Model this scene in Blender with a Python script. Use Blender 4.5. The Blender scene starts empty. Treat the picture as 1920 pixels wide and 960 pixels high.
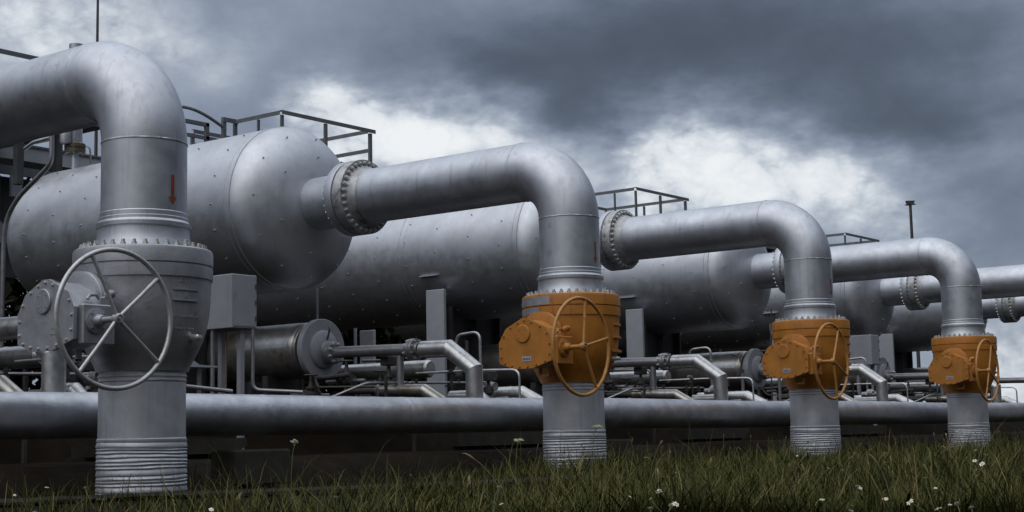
import bpy, math, random
import numpy as np
from mathutils import Matrix, Vector
random.seed(7); rng = np.random.default_rng(11)
scene = bpy.context.scene
COL = scene.collection
R = math.radians

# ------------------------------------------------------------------ camera
cam_d = bpy.data.cameras.new('camera'); cam = bpy.data.objects.new('camera', cam_d); COL.objects.link(cam)
_r = Vector((0.60958815, -0.79244758, -0.02071526)); _u = Vector((-0.08179839, -0.08887266, 0.99267854)); _f = Vector((0.78848672, 0.6034306, 0.11899665))
M = Matrix((( _r.x, _u.x, -_f.x, -11.99622), (_r.y, _u.y, -_f.y, -15.05541), (_r.z, _u.z, -_f.z, 0.66337), (0, 0, 0, 1)))
cam.matrix_world = M
cam_d.sensor_fit = 'HORIZONTAL'; cam_d.sensor_width = 36; cam_d.lens = 52.248
cam_d.clip_start = 0.1; cam_d.clip_end = 3000
scene.camera = cam
# ------------------------------------------------------------------ world: overcast sky with breaks
SUN_AZ, SUN_EL = 186.0, 46.0            # direction the light comes from (world azimuth from +X, counter-clockwise)
world = bpy.data.worlds.new('World'); scene.world = world; world.use_nodes = True
nt = world.node_tree; nt.nodes.clear(); L = nt.links.new
def wn(t, **k):
    n = nt.nodes.new(t)
    for a, v in k.items(): setattr(n, a, v)
    return n
def wmath(op, a, b=None, clamp=False):
    n = wn('ShaderNodeMath', operation=op, use_clamp=clamp)
    for i, v in enumerate((a, b)):
        if v is None: continue
        if isinstance(v, (int, float)): n.inputs[i].default_value = v
        else: L(v, n.inputs[i])
    return n.outputs[0]
tc = wn('ShaderNodeTexCoord'); sep = wn('ShaderNodeSeparateXYZ'); L(tc.outputs['Generated'], sep.inputs[0])
az = wmath('MULTIPLY', wmath('ARCTAN2', sep.outputs[1], sep.outputs[0]), 180 / math.pi)
el = wmath('MULTIPLY', wmath('ARCSINE', sep.outputs[2]), 180 / math.pi)
def wnoise(scale, detail, rough, stretch=(1, 1, 2.0), dist=0.0, off=(0, 0, 0)):
    mp = wn('ShaderNodeMapping'); mp.inputs['Scale'].default_value = stretch; mp.inputs['Location'].default_value = off
    L(tc.outputs['Generated'], mp.inputs[0])
    n = wn('ShaderNodeTexNoise'); n.inputs['Scale'].default_value = scale; n.inputs['Detail'].default_value = detail
    n.inputs['Roughness'].default_value = rough; n.inputs['Distortion'].default_value = dist
    L(mp.outputs[0], n.inputs['Vector']); return n.outputs[0]
wa = wnoise(9, 5, .55, off=(3, 1, 0)); wb = wnoise(9, 5, .55, off=(-5, 2, 4))
azw = wmath('ADD', az, wmath('MULTIPLY', wmath('SUBTRACT', wa, .5), 10.0))
elw = wmath('ADD', el, wmath('MULTIPLY', wmath('SUBTRACT', wb, .5), 5.0))
comb = wn('ShaderNodeCombineXYZ'); L(azw, comb.inputs[0]); L(elw, comb.inputs[1])
def blob(a0, e0, sa, se, w):
    s = wn('ShaderNodeVectorMath', operation='SUBTRACT'); L(comb.outputs[0], s.inputs[0]); s.inputs[1].default_value = (a0, e0, 0)
    m = wn('ShaderNodeVectorMath', operation='MULTIPLY'); L(s.outputs[0], m.inputs[0]); m.inputs[1].default_value = (1 / sa, 1 / se, 0)
    d = wn('ShaderNodeVectorMath', operation='DOT_PRODUCT'); L(m.outputs[0], d.inputs[0]); L(m.outputs[0], d.inputs[1])
    return wmath('MULTIPLY', wmath('POWER', math.e, wmath('MULTIPLY', d.outputs['Value'], -1.0)), w)
BLOBS = [(41.6, 11.6, 3.4, 1.5, .50), (45.0, 12.6, 2.2, 1.2, .30), (37.4, 9.6, 4.6, 1.8, .22), (29.8, 10.2, 3.2, 1.7, .46),
         (31.5, 9.6, 1.9, 1.3, .16), (25.6, 8.8, 3.8, 1.5, .38), (28.5, 14.4, 9.0, 2.6, -.34), (37.5, 14.2, 4.0, 1.5, -.16),
         (21.5, 11.6, 4.0, 1.7, -.22), (34.6, 11.4, 1.8, 1.6, -.22), (18.6, 7.3, 2.2, 2.6, -.10), (55.0, 15.4, 6.0, 2.4, .26), (48.0, 13.8, 2.4, 2.2, -.06), (19.1, 1.6, 3.5, 2.0, .28)]
V = 0.40
for b in BLOBS: V = wmath('ADD', V, blob(*b))
msk = wn('ShaderNodeMapRange'); msk.interpolation_type = 'SMOOTHSTEP'; L(V, msk.inputs[0])
for i_, v_ in enumerate((.42, .76, .10, 1.0)): msk.inputs[i_ + 1].default_value = v_
bil = 0.0
for sc_, wt_, of_ in ((15, 1.0, (2, 5, 1)), (33, .55, (9, 1, 3)), (70, .32, (4, 8, 6)), (150, .18, (1, 3, 9))):
    bil = wmath('ADD', bil, wmath('MULTIPLY', wmath('ABSOLUTE', wmath('SUBTRACT', wmath('MULTIPLY', wnoise(sc_, 1, .5, (1, 1, 1.45), .25, of_), 2.0), 1.0)), wt_))
V = wmath('ADD', V, wmath('MULTIPLY', wmath('SUBTRACT', bil, .27), wmath('MULTIPLY', msk.outputs[0], .62)))
V = wmath('ADD', V, wmath('MULTIPLY', wmath('SUBTRACT', wnoise(21, 10, .62, (1, 1, 1.3), .2), .5), wmath('MULTIPLY', msk.outputs[0], .5)))
V = wmath('ADD', V, wmath('MULTIPLY', wmath('SUBTRACT', wnoise(5, 3, .5, (1, 1, 1.8), .2, (7, 3, 1)), .5), .26))
# the cloud cover is thinner overhead and towards the hidden sun behind the photographer
hi = wn('ShaderNodeMapRange'); hi.inputs[1].default_value = 18; hi.inputs[2].default_value = 55; hi.inputs[3].default_value = 0; hi.inputs[4].default_value = .30; hi.interpolation_type = 'SMOOTHSTEP'
L(el, hi.inputs[0]); V = wmath('ADD', V, hi.outputs[0])
sd = wn('ShaderNodeVectorMath', operation='DOT_PRODUCT'); L(tc.outputs['Generated'], sd.inputs[0])
sd.inputs[1].default_value = (math.cos(R(SUN_AZ)) * math.cos(R(SUN_EL)), math.sin(R(SUN_AZ)) * math.cos(R(SUN_EL)), math.sin(R(SUN_EL)))
su = wn('ShaderNodeMapRange'); su.inputs[1].default_value = .35; su.inputs[2].default_value = 1.0; su.inputs[3].default_value = 0; su.inputs[4].default_value = .38; su.interpolation_type = 'SMOOTHSTEP'
L(sd.outputs['Value'], su.inputs[0]); V = wmath('ADD', V, su.outputs[0])
ramp = wn('ShaderNodeValToRGB'); L(V, ramp.inputs[0]); cr = ramp.color_ramp; cr.interpolation = 'B_SPLINE'
for p, c in ((.0, (.060, .074, .100, 1)), (.22, (.100, .124, .168, 1)), (.41, (.235, .285, .375, 1)), (.56, (.44, .49, .57, 1)), (.73, (.74, .79, .84, 1)), (1.0, (.95, .97, .98, 1))):
    e = cr.elements.new(p) if p not in (0.0, 1.0) else cr.elements[0 if p == 0 else -1]
    e.color = c
bgc = wn('ShaderNodeBackground'); L(ramp.outputs[0], bgc.inputs[0]); 
# brighter overhead where the cloud is thin, dim low down behind the photographer
up_ = wn('ShaderNodeMapRange'); up_.interpolation_type = 'SMOOTHSTEP'; L(el, up_.inputs[0])
for i_, v_ in enumerate((17, 50, 1.0, 1.7)): up_.inputs[i_ + 1].default_value = v_
vd = wn('ShaderNodeVectorMath', operation='DOT_PRODUCT'); L(tc.outputs['Generated'], vd.inputs[0]); vd.inputs[1].default_value = (.17, -.985, 0)
bk = wn('ShaderNodeMapRange'); bk.interpolation_type = 'SMOOTHSTEP'; L(vd.outputs['Value'], bk.inputs[0])
for i_, v_ in enumerate((-.1, .75, 0.0, 1.0)): bk.inputs[i_ + 1].default_value = v_
lo_ = wn('ShaderNodeMapRange'); lo_.interpolation_type = 'SMOOTHSTEP'; L(el, lo_.inputs[0])
for i_, v_ in enumerate((8, 60, 1.0, 0.0)): lo_.inputs[i_ + 1].default_value = v_
dim = wmath('SUBTRACT', 1.0, wmath('MULTIPLY', wmath('MULTIPLY', bk.outputs[0], lo_.outputs[0]), .75))
fr = wn('ShaderNodeVectorMath', operation='DOT_PRODUCT'); L(tc.outputs['Generated'], fr.inputs[0]); fr.inputs[1].default_value = (.79, .61, 0)
nf = wn('ShaderNodeMapRange'); nf.interpolation_type = 'SMOOTHSTEP'; L(fr.outputs['Value'], nf.inputs[0])
for i_, v_ in enumerate((.3, .85, 1.0, 0.0)): nf.inputs[i_ + 1].default_value = v_
l2 = wn('ShaderNodeMapRange'); l2.interpolation_type = 'SMOOTHSTEP'; L(el, l2.inputs[0])
for i_, v_ in enumerate((3, 36, .72, 0.0)): l2.inputs[i_ + 1].default_value = v_
dim = wmath('MULTIPLY', dim, wmath('SUBTRACT', 1.0, wmath('MULTIPLY', nf.outputs[0], l2.outputs[0])))
L(wmath('MULTIPLY', up_.outputs[0], dim), bgc.inputs[1])
sky = wn('ShaderNodeTexSky'); sky.sky_type = 'NISHITA'; sky.sun_disc = False
sky.sun_elevation = R(SUN_EL); sky.sun_rotation = R(90 - SUN_AZ)
bgs = wn('ShaderNodeBackground'); L(sky.outputs[0], bgs.inputs[0]); bgs.inputs[1].default_value = .05
mx = wn('ShaderNodeMixShader'); mx.inputs[0].default_value = .92; L(bgs.outputs[0], mx.inputs[1]); L(bgc.outputs[0], mx.inputs[2])
out = wn('ShaderNodeOutputWorld'); L(mx.outputs[0], out.inputs[0])
# ------------------------------------------------------------------ sun through cloud
sl = bpy.data.lights.new('sun', 'SUN'); sl.energy = 0.5; sl.angle = R(75); sl.color = (1, .97, .93)
so = bpy.data.objects.new('sun', sl); COL.objects.link(so)
sdir = Vector((math.cos(R(SUN_AZ)) * math.cos(R(SUN_EL)), math.sin(R(SUN_AZ)) * math.cos(R(SUN_EL)), math.sin(R(SUN_EL))))
so.rotation_euler = sdir.to_track_quat('Z', 'Y').to_euler(); so.location = (-20, -20, 40)
vs = scene.view_settings; vs.view_transform = 'Standard'; vs.look = 'None'; vs.exposure = 0.0; vs.gamma = 1.0; vs.use_curve_mapping = False
scene.render.engine = 'CYCLES'
scene.cycles.max_bounces = 6; scene.cycles.diffuse_bounces = 3; scene.cycles.glossy_bounces = 4

# ------------------------------------------------------------------ materials
def mat(name, base, rough=.5, metal=0.0, var=.12, vscale=3.0, streak=0.0, stain=None, stain_amt=0.0, bump=0.0, bscale=8.0, spec=.5, rvar=.08, dents=0.0, thr=.62):
    m = bpy.data.materials.new(name); m.use_nodes = True
    t = m.node_tree; N = t.nodes; K = t.links.new; N.clear()
    o = N.new('ShaderNodeOutputMaterial'); b = N.new('ShaderNodeBsdfPrincipled'); K(b.outputs[0], o.inputs[0])
    b.inputs['Metallic'].default_value = metal; b.inputs['Roughness'].default_value = rough
    b.inputs['Specular IOR Level'].default_value = spec
    tcn = N.new('ShaderNodeTexCoord'); oi = N.new('ShaderNodeObjectInfo')
    ad = N.new('ShaderNodeVectorMath'); ad.operation = 'ADD'; K(tcn.outputs['Object'], ad.inputs[0])
    sc = N.new('ShaderNodeVectorMath'); sc.operation = 'SCALE'; sc.inputs[0].default_value = (37, 53, 19); K(oi.outputs['Random'], sc.inputs['Scale']); K(sc.outputs[0], ad.inputs[1])
    def noise(scale, detail, stretch=None, rough_=.6):
        v = ad.outputs[0]
        if stretch:
            mm = N.new('ShaderNodeVectorMath'); mm.operation = 'MULTIPLY'; K(v, mm.inputs[0]); mm.inputs[1].default_value = stretch; v = mm.outputs[0]
        n = N.new('ShaderNodeTexNoise'); n.inputs['Scale'].default_value = scale; n.inputs['Detail'].default_value = detail; n.inputs['Roughness'].default_value = rough_
        K(v, n.inputs['Vector']); return n.outputs[0]
    def mrange(src, a, b_, c, d):
        n = N.new('ShaderNodeMapRange'); K(src, n.inputs[0])
        for i, v in enumerate((a, b_, c, d)): n.inputs[i + 1].default_value = v
        return n.outputs[0]
    def mixc(fac, a, b_, mode='MIX'):
        n = N.new('ShaderNodeMix'); n.data_type = 'RGBA'; n.blend_type = mode
        if isinstance(fac, float): n.inputs[0].default_value = fac
        else: K(fac, n.inputs[0])
        for i, v in ((6, a), (7, b_)):
            if isinstance(v, tuple): n.inputs[i].default_value = v
            else: K(v, n.inputs[i])
        return n.outputs[2]
    c4 = base + (1,)
    lo = tuple(x * (1 - var) for x in base) + (1,); hi_ = tuple(min(1, x * (1 + var)) for x in base) + (1,)
    n1 = noise(vscale, 6)
    col = mixc(mrange(n1, .3, .7, 0, 1), lo, hi_)
    if streak:
        s = noise(1.0, 7, (9, 9, .45), .7)
        col = mixc(mrange(s, .54, .78, 0, streak), col, tuple(x * .42 for x in base) + (1,))
    if stain:
        s = noise(2.3, 9, None, .72)
        col = mixc(mrange(s, thr, thr + .1, 0, stain_amt), col, stain + (1,))
    K(col, b.inputs['Base Color'])
    if rvar:
        K(mrange(noise(vscale * 2.5, 5), .3, .7, rough - rvar, rough + rvar), b.inputs['Roughness'])
    if bump or dents:
        bp = N.new('ShaderNodeBump'); bp.inputs['Strength'].default_value = bump or dents; bp.inputs['Distance'].default_value = .02 if bump else .06
        K(noise(bscale, 4), bp.inputs['Height']); K(bp.outputs[0], b.inputs['Normal'])
    return m
ALU = mat('aluminium_paint', (.46, .48, .535), .45, .82, var=.14, vscale=1.6, streak=.62, stain=(.13, .105, .09), stain_amt=.5, bump=.06, bscale=14, thr=.62)
FLANGE = mat('flange_paint', (.36, .365, .385), .52, .7, var=.25, vscale=5, streak=.5, stain=(.05, .045, .04), stain_amt=.8, bump=.1, bscale=14, thr=.54)
ALU_V = mat('aluminium_paint_vessel', (.48, .50, .55), .45, .82, var=.10, vscale=1.4, streak=.35, stain=(.17, .15, .14), stain_amt=.4, bump=.04, bscale=9, thr=.64)
ALU_H = mat('aluminium_paint_header', (.44, .455, .50), .42, .8, var=.2, vscale=2.5, streak=.3, stain=(.09, .075, .065), stain_amt=.6, dents=.35, bscale=1.6, thr=.63)
CAST = mat('grey_cast_paint', (.35, .355, .39), .46, .6, var=.15, vscale=4, streak=.5, stain=(.05, .04, .035), stain_amt=.5, bump=.15, bscale=30)
ORANGE = mat('orange_paint', (.37, .145, .020), .5, .0, var=.2, vscale=3, streak=.75, stain=(.10, .045, .022), stain_amt=.8, bump=.12, bscale=28)
WRAP = mat('wrapped_casing_paint', (.46, .47, .515), .5, .55, var=.16, vscale=3, streak=.6, stain=(.1, .09, .085), stain_amt=.6, bump=.1, bscale=8)
CLAD = mat('aluminium_cladding', (.45, .455, .47), .38, .85, var=.2, vscale=5, streak=.2, stain=(.17, .13, .10), stain_amt=.65, bump=.2, bscale=6, thr=.58)
DRUMC = mat('drum_cladding', (.36, .345, .335), .37, .8, var=.22, vscale=3, streak=.3, stain=(.22, .15, .09), stain_amt=.85, bump=.14, bscale=5, thr=.56)
STEEL = mat('galvanised_bolt_steel', (.60, .60, .59), .35, .75, var=.2, vscale=20)
DSTEEL = mat('dark_weathered_steel', (.075, .070, .068), .55, .5, var=.3, vscale=9, stain=(.10, .05, .03), stain_amt=.5)
SHADE = mat('shade_toned_steel', (.05, .05, .055), .6, .2, var=.25, vscale=4)  # shade on the saddles and legs is put into this dark base colour
RAIL = mat('grey_rail_paint', (.13, .14, .155), .5, .2, var=.2, vscale=5)
PLATE = mat('pale_grey_plate_paint', (.33, .345, .385), .55, .15, var=.08, vscale=3, streak=.2)
GREYB = mat('grey_cabinet_paint', (.27, .275, .315), .55, .1, var=.08, vscale=3, streak=.25, stain=(.1, .08, .07), stain_amt=.3)
WORN_O = mat('worn_orange_wheel_paint', (.40, .19, .05), .42, .0, var=.2, vscale=9, stain=(.12, .07, .04), stain_amt=.7, thr=.58)
WORN_G = mat('worn_grey_wheel_paint', (.46, .46, .47), .42, .6, var=.2, vscale=9, stain=(.10, .08, .06), stain_amt=.6, thr=.6)
PIPEG = mat('grey_pipe_paint', (.27, .27, .29), .42, .7, var=.18, vscale=6)
BRASS = mat('rusty_grey_flange', (.10, .085, .06), .45, .6, var=.25, vscale=9)
RED = mat('red_arrow_paint', (.20, .042, .016), .6, 0, var=.15, vscale=12, rvar=0)
LABELM = mat('nameplate_metal', (.42, .45, .50), .45, .3, var=.05, vscale=9, rvar=0)
INK = mat('dark_lettering', (.07, .07, .075), .6, 0, var=.05, rvar=0)
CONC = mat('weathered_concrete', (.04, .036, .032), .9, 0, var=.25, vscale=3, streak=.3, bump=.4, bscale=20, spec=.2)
SOIL = mat('dark_soil', (.0075, .0045, .002), .95, 0, var=.4, vscale=1.2, bump=.7, bscale=6, spec=.1, stain=(.014, .011, .008), stain_amt=.5, thr=.6)
PATH = mat('gravel_path', (.026, .022, .017), .95, 0, var=.35, vscale=5, bump=.6, bscale=25, spec=.1)
BARK = mat('tree_bark', (.05, .04, .03), .9, 0, bump=.4)
PETAL = mat('white_petals', (.78, .78, .72), .7, 0, var=.06, rvar=0)
YCORE = mat('yellow_flower_core', (.55, .38, .05), .8, 0, rvar=0)
STEM = mat('green_stems', (.075, .105, .035), .7, 0, rvar=0)
DRY = mat('dry_straw_stems', (.17, .135, .07), .8, 0, var=.2, rvar=0)
UMBEL = mat('pale_umbel_florets', (.36, .40, .26), .8, 0, var=.15, vscale=30, rvar=0)

def grass_mat():
    m = bpy.data.materials.new('meadow_grass_blades'); m.use_nodes = True
    t = m.node_tree; b = t.nodes['Principled BSDF']; b.inputs['Roughness'].default_value = .95; b.inputs['Specular IOR Level'].default_value = .05
    a = t.nodes.new('ShaderNodeAttribute'); a.attribute_name = 'blade_tint'
    r = t.nodes.new('ShaderNodeValToRGB'); t.links.new(a.outputs['Fac'], r.inputs[0])
    r.color_ramp.elements[0].color = (.028, .033, .010, 1); r.color_ramp.elements[1].color = (.20, .155, .075, 1)
    e = r.color_ramp.elements.new(.35); e.color = (.046, .054, .017, 1)
    e = r.color_ramp.elements.new(.72); e.color = (.088, .084, .031, 1)
    t.links.new(r.outputs[0], b.inputs['Base Color']); return m
GRASS = grass_mat()
def leaf_mat():
    m = bpy.data.materials.new('dark_foliage'); m.use_nodes = True
    t = m.node_tree; b = t.nodes['Principled BSDF']; b.inputs['Roughness'].default_value = .7; b.inputs['Specular IOR Level'].default_value = .1
    a = t.nodes.new('ShaderNodeTexNoise'); a.inputs['Scale'].default_value = .6
    r = t.nodes.new('ShaderNodeValToRGB'); t.links.new(a.outputs[0], r.inputs[0])
    r.color_ramp.elements[0].color = (.006, .0065, .003, 1); r.color_ramp.elements[1].color = (.016, .016, .007, 1)
    t.links.new(r.outputs[0], b.inputs['Base Color']); return m
LEAF = leaf_mat()

# ------------------------------------------------------------------ geometry helpers
def frame(d, up=None):
    d = Vector(d).normalized()
    u = Vector(up) if up else (Vector((0, 0, 1)) if abs(d.z) < .95 else Vector((1, 0, 0)))
    x = u.cross(d).normalized(); y = d.cross(x)
    return x, y, d
def axis_matrix(origin, d, up=None):
    x, y, z = frame(d, up)
    return Matrix(((x.x, y.x, z.x, origin[0]), (x.y, y.y, z.y, origin[1]), (x.z, y.z, z.z, origin[2]), (0, 0, 0, 1)))
class MB:
    def __init__(self): self.v = []; self.f = []
    def add(self, vs, fs, M=None):
        o = len(self.v)
        if M is not None: vs = [tuple(M @ Vector(p)) for p in vs]
        self.v += [tuple(p) for p in vs]; self.f += [tuple(i + o for i in f) for f in fs]; return self
    def lathe(self, prof, n=48, origin=(0, 0, 0), d=(0, 0, 1), jitter=0.0):
        Mx = axis_matrix(origin, d); vs = []; fs = []
        for r, h in prof:
            for k in range(n):
                a = 2 * math.pi * k / n; rr = r + (random.uniform(-jitter, jitter) if jitter else 0)
                vs.append((rr * math.cos(a), rr * math.sin(a), h))
        m = len(prof)
        for i in range(m - 1):
            for k in range(n):
                k2 = (k + 1) % n; fs.append((i * n + k, i * n + k2, (i + 1) * n + k2, (i + 1) * n + k))
        if prof[0][0] > 1e-4: fs.append(tuple(range(n - 1, -1, -1)))
        if prof[-1][0] > 1e-4: fs.append(tuple((m - 1) * n + k for k in range(n)))
        return self.add(vs, fs, Mx)
    def cyl(self, a, b, r, n=12, r2=None):
        a = Vector(a); b = Vector(b); h = (b - a).length
        return self.lathe([(r, 0), (r if r2 is None else r2, h)], n, a, b - a)
    def tube(self, pts, r, n=12, closed=False, caps=True):
        P = [Vector(p) for p in pts]; m = len(P); vs = []; fs = []
        T = []
        for i in range(m):
            if closed: t = (P[(i + 1) % m] - P[i - 1])
            else: t = P[min(i + 1, m - 1)] - P[max(i - 1, 0)]
            T.append(t.normalized())
        x, y, _ = frame(T[0]); 
        for i in range(m):
            t = T[i]; x = (x - t * x.dot(t)).normalized(); y = t.cross(x)
            rr = r[i] if isinstance(r, (list, tuple)) else r
            for k in range(n):
                a = 2 * math.pi * k / n; vs.append(P[i] + x * (rr * math.cos(a)) + y * (rr * math.sin(a)))
        mm = m if closed else m - 1
        for i in range(mm):
            j = (i + 1) % m
            for k in range(n):
                k2 = (k + 1) % n; fs.append((i * n + k, i * n + k2, j * n + k2, j * n + k))
        if not closed and caps:
            fs.append(tuple(range(n - 1, -1, -1))); fs.append(tuple((m - 1) * n + k for k in range(n)))
        return self.add(vs, fs)
    def box(self, lo, hi, M=None, bev=0.0):
        x0, y0, z0 = lo; x1, y1, z1 = hi
        if bev <= 0:
            vs = [(x0, y0, z0), (x1, y0, z0), (x1, y1, z0), (x0, y1, z0), (x0, y0, z1), (x1, y0, z1), (x1, y1, z1), (x0, y1, z1)]
            fs = [(0, 3, 2, 1), (4, 5, 6, 7), (0, 1, 5, 4), (1, 2, 6, 5), (2, 3, 7, 6), (3, 0, 4, 7)]
            return self.add(vs, fs, M)
        b = bev   # bevelled box: chamfer the vertical edges and the top/bottom rims
        def ring(i, z): return [(x0 + b + i, y0 + i, z), (x1 - b - i, y0 + i, z), (x1 - i, y0 + b + i, z), (x1 - i, y1 - b - i, z), (x1 - b - i, y1 - i, z), (x0 + b + i, y1 - i, z), (x0 + i, y1 - b - i, z), (x0 + i, y0 + b + i, z)]
        vs = ring(b * .8, z0) + ring(0, z0 + b) + ring(0, z1 - b) + ring(b * .8, z1); fs = []
        for i in range(3):
            for k in range(8): k2 = (k + 1) % 8; fs.append((i * 8 + k, i * 8 + k2, i * 8 + 8 + k2, i * 8 + 8 + k))
        fs.append(tuple(range(7, -1, -1))); fs.append(tuple(range(24, 32)))
        return self.add(vs, fs, M)
    def prism(self, poly, t0, t1, M=None):
        n = len(poly); vs = [(x, y, t0) for x, y in poly] + [(x, y, t1) for x, y in poly]
        fs = [tuple(range(n - 1, -1, -1)), tuple(range(n, 2 * n))] + [(k, (k + 1) % n, n + (k + 1) % n, n + k) for k in range(n)]
        return self.add(vs, fs, M)
    def build(self, name, material, parent=None, angle=32, smooth=True):
        me = bpy.data.meshes.new(name); me.from_pydata(self.v, [], self.f); me.validate()
        me.materials.append(material)
        import bmesh
        bm = bmesh.new(); bm.from_mesh(me); bmesh.ops.recalc_face_normals(bm, faces=bm.faces); bm.to_mesh(me); bm.free()
        if smooth:
            me.polygons.foreach_set('use_smooth', [True] * len(me.polygons)); me.set_sharp_from_angle(angle=R(angle))
        me.update()
        o = bpy.data.objects.new(name, me); COL.objects.link(o)
        if parent is not None: o.parent = parent
        return o
def empty(name, loc=(0, 0, 0), rz=0.0):
    o = bpy.data.objects.new(name, None); COL.objects.link(o); o.location = loc; o.rotation_euler = (0, 0, rz); o.empty_display_size = .2; return o
def tag(o, label, cat, group=None):
    o['label'] = label; o['category'] = cat
    if group: o['group'] = group
    return o
def kids(o): return [c for c in COL.objects if c.parent == o]
def copy_tree(o, loc=None, parent=None):
    c = o.copy(); COL.objects.link(c)
    if parent is not None: c.parent = parent
    if loc is not None: c.location = loc
    for ch in TREE.get(o.name, None) or kids(o): copy_tree(ch, None, c)
    return c
TREE = {}
def arc(center, r, a0, a1, n, plane='YZ', x=0.0):
    pts = []
    for i in range(n + 1):
        a = a0 + (a1 - a0) * i / n; p, q = center[0] + r * math.cos(a), center[1] + r * math.sin(a)
        pts.append((x, p, q) if plane == 'YZ' else (p, x, q) if plane == 'XZ' else (p, q, x))
    return pts
def fillet(pts, rad, n=6):
    P = [Vector(p) for p in pts]; out_ = [P[0]]
    for i in range(1, len(P) - 1):
        a = (P[i - 1] - P[i]); b = (P[i + 1] - P[i]); rr = min(rad, a.length * .45, b.length * .45)
        p0 = P[i] + a.normalized() * rr; p2 = P[i] + b.normalized() * rr
        for k in range(n + 1):
            t = k / n; out_.append(p0 * (1 - t) ** 2 + P[i] * 2 * t * (1 - t) + p2 * t * t)
    out_.append(P[-1]); return out_
def bolt_mesh(name, length, r, rod=.6, both=True):
    b = MB(); h = r * .95
    if both:
        b.cyl((0, 0, 0), (0, 0, length), r * rod, 8)
        b.cyl((0, 0, .03), (0, 0, .03 + h), r, 6); b.cyl((0, 0, length - .03 - h), (0, 0, length - .03), r, 6)
    else:
        b.cyl((0, 0, 0), (0, 0, h), r, 6); b.cyl((0, 0, h), (0, 0, h + length * .35), r * rod, 8)
    o = b.build(name, STEEL); me = o.data; bpy.data.objects.remove(o); return me
def place_mesh(name, me, parent, origin, d):
    o = bpy.data.objects.new(name, me); COL.objects.link(o); o.parent = parent
    o.matrix_local = axis_matrix(origin, d); return o

S = 9.3589          # spacing of the bays along the row (+X)
# ------------------------------------------------------------------ ground
def ground():
    n = 90; xs = np.concatenate([np.linspace(-900, -40, 12), np.linspace(-34, 90, n), np.linspace(100, 1500, 14)])
    ys = np.concatenate([np.linspace(-600, -32, 10), np.linspace(-28, 60, 150), np.linspace(70, 1500, 14)])
    b = MB(); vs = []
    for y in ys:
        for x in xs:
            near = -34 < x < 90 and -28 < y < 60
            bank = .38 * min(1, max(0, (y - 1.9) / .9)) + .48 * min(1, max(0, (y - 5.75) / .5)) if y < 200 else .86
            z = (.03 * math.sin(x * .9 + y * .4) * math.sin(y * .7) if near else 0) - .03 + bank
            vs.append((x, y, z))
    nx = len(xs); fs = [(j * nx + i, j * nx + i + 1, (j + 1) * nx + i + 1, (j + 1) * nx + i) for j in range(len(ys) - 1) for i in range(nx - 1)]
    b.add(vs, fs); o = b.build('ground', SOIL); o['kind'] = 'structure'
ground()
b = MB(); vs = []; fs = []
for i in range(40):
    t = i / 39; x = -3.2 + 9.2 * t; yc = .1 - 3.05 * t + .25 * math.sin(t * 7); w = .55 + .12 * math.sin(i * 1.7)
    vs += [(x, yc - w, .035), (x, yc - w * .3, .05), (x, yc + w * .4, .05), (x, yc + w, .035)]
for i in range(39):
    for k in range(3): fs.append((i * 4 + k, i * 4 + 4 + k, i * 4 + 5 + k, i * 4 + 1 + k))
b.add(vs, fs); o = b.build('path', PATH); o['kind'] = 'structure'

# ------------------------------------------------------------------ header pipe along the row
b = MB(); pts = [(x, 1.5 + .012 * math.sin(x * .8), 1.02 + .012 * math.sin(x * .53 + 1)) for x in np.linspace(-14, 75, 120)]
b.tube(pts, .303, 40)
for x in list(np.arange(-9, 70, 3.1)) :
    b.lathe([(.30, -.014), (.3055, -.01), (.3055, .01), (.30, .014)], 40, (x, 1.5 + .012 * math.sin(x * .8), 1.02 + .012 * math.sin(x * .53 + 1)), (1, 0, 0), jitter=.001)
o = b.build('header_pipe', ALU_H)
tag(o, 'long grey horizontal header pipe running low behind the row of valve columns', 'pipe')
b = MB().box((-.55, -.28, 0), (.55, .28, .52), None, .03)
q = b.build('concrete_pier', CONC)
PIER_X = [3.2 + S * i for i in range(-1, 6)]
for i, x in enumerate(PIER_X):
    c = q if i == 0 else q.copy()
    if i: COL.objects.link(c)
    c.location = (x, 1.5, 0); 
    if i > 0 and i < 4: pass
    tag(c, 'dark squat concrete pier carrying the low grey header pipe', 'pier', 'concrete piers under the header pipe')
# saddle straps over the header where it rests on a pier
# concrete beams behind the header
def slab():
    root = empty('foundation_beam')
    b = MB(); b.prism([(-3.4, .43), (-.28, .43), (0, .56), (0, .70), (-3.4, .70)], 0, .5, Matrix(((1, 0, 0, 0), (0, 0, 1, 0), (0, 1, 0, 0), (0, 0, 0, 1))))
    b.build('beam', CONC, root)
    b = MB().box((-3.6, .12, 0), (-.25, .45, .428)); b.build('footing', CONC, root)
    return root
sl0 = slab()
FB = {-1: 'leftmost dark concrete foundation beam, mostly behind the grey valve column', 0: 'dark concrete beam with a cut right corner, just right of the grey valve column base',
      1: 'pale edged concrete foundation beam left of the nearest orange valve column base', 2: 'small concrete foundation beam between the nearest and second orange valve column bases',
      3: 'faint concrete beam between the second and third orange valve column bases'}
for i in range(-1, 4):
    c = sl0 if i == -1 else copy_tree(sl0); c.location = (6.5 + i * S, 5.2, 0); tag(c, FB[i], 'concrete beam', 'concrete foundation beams behind the header')

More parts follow.
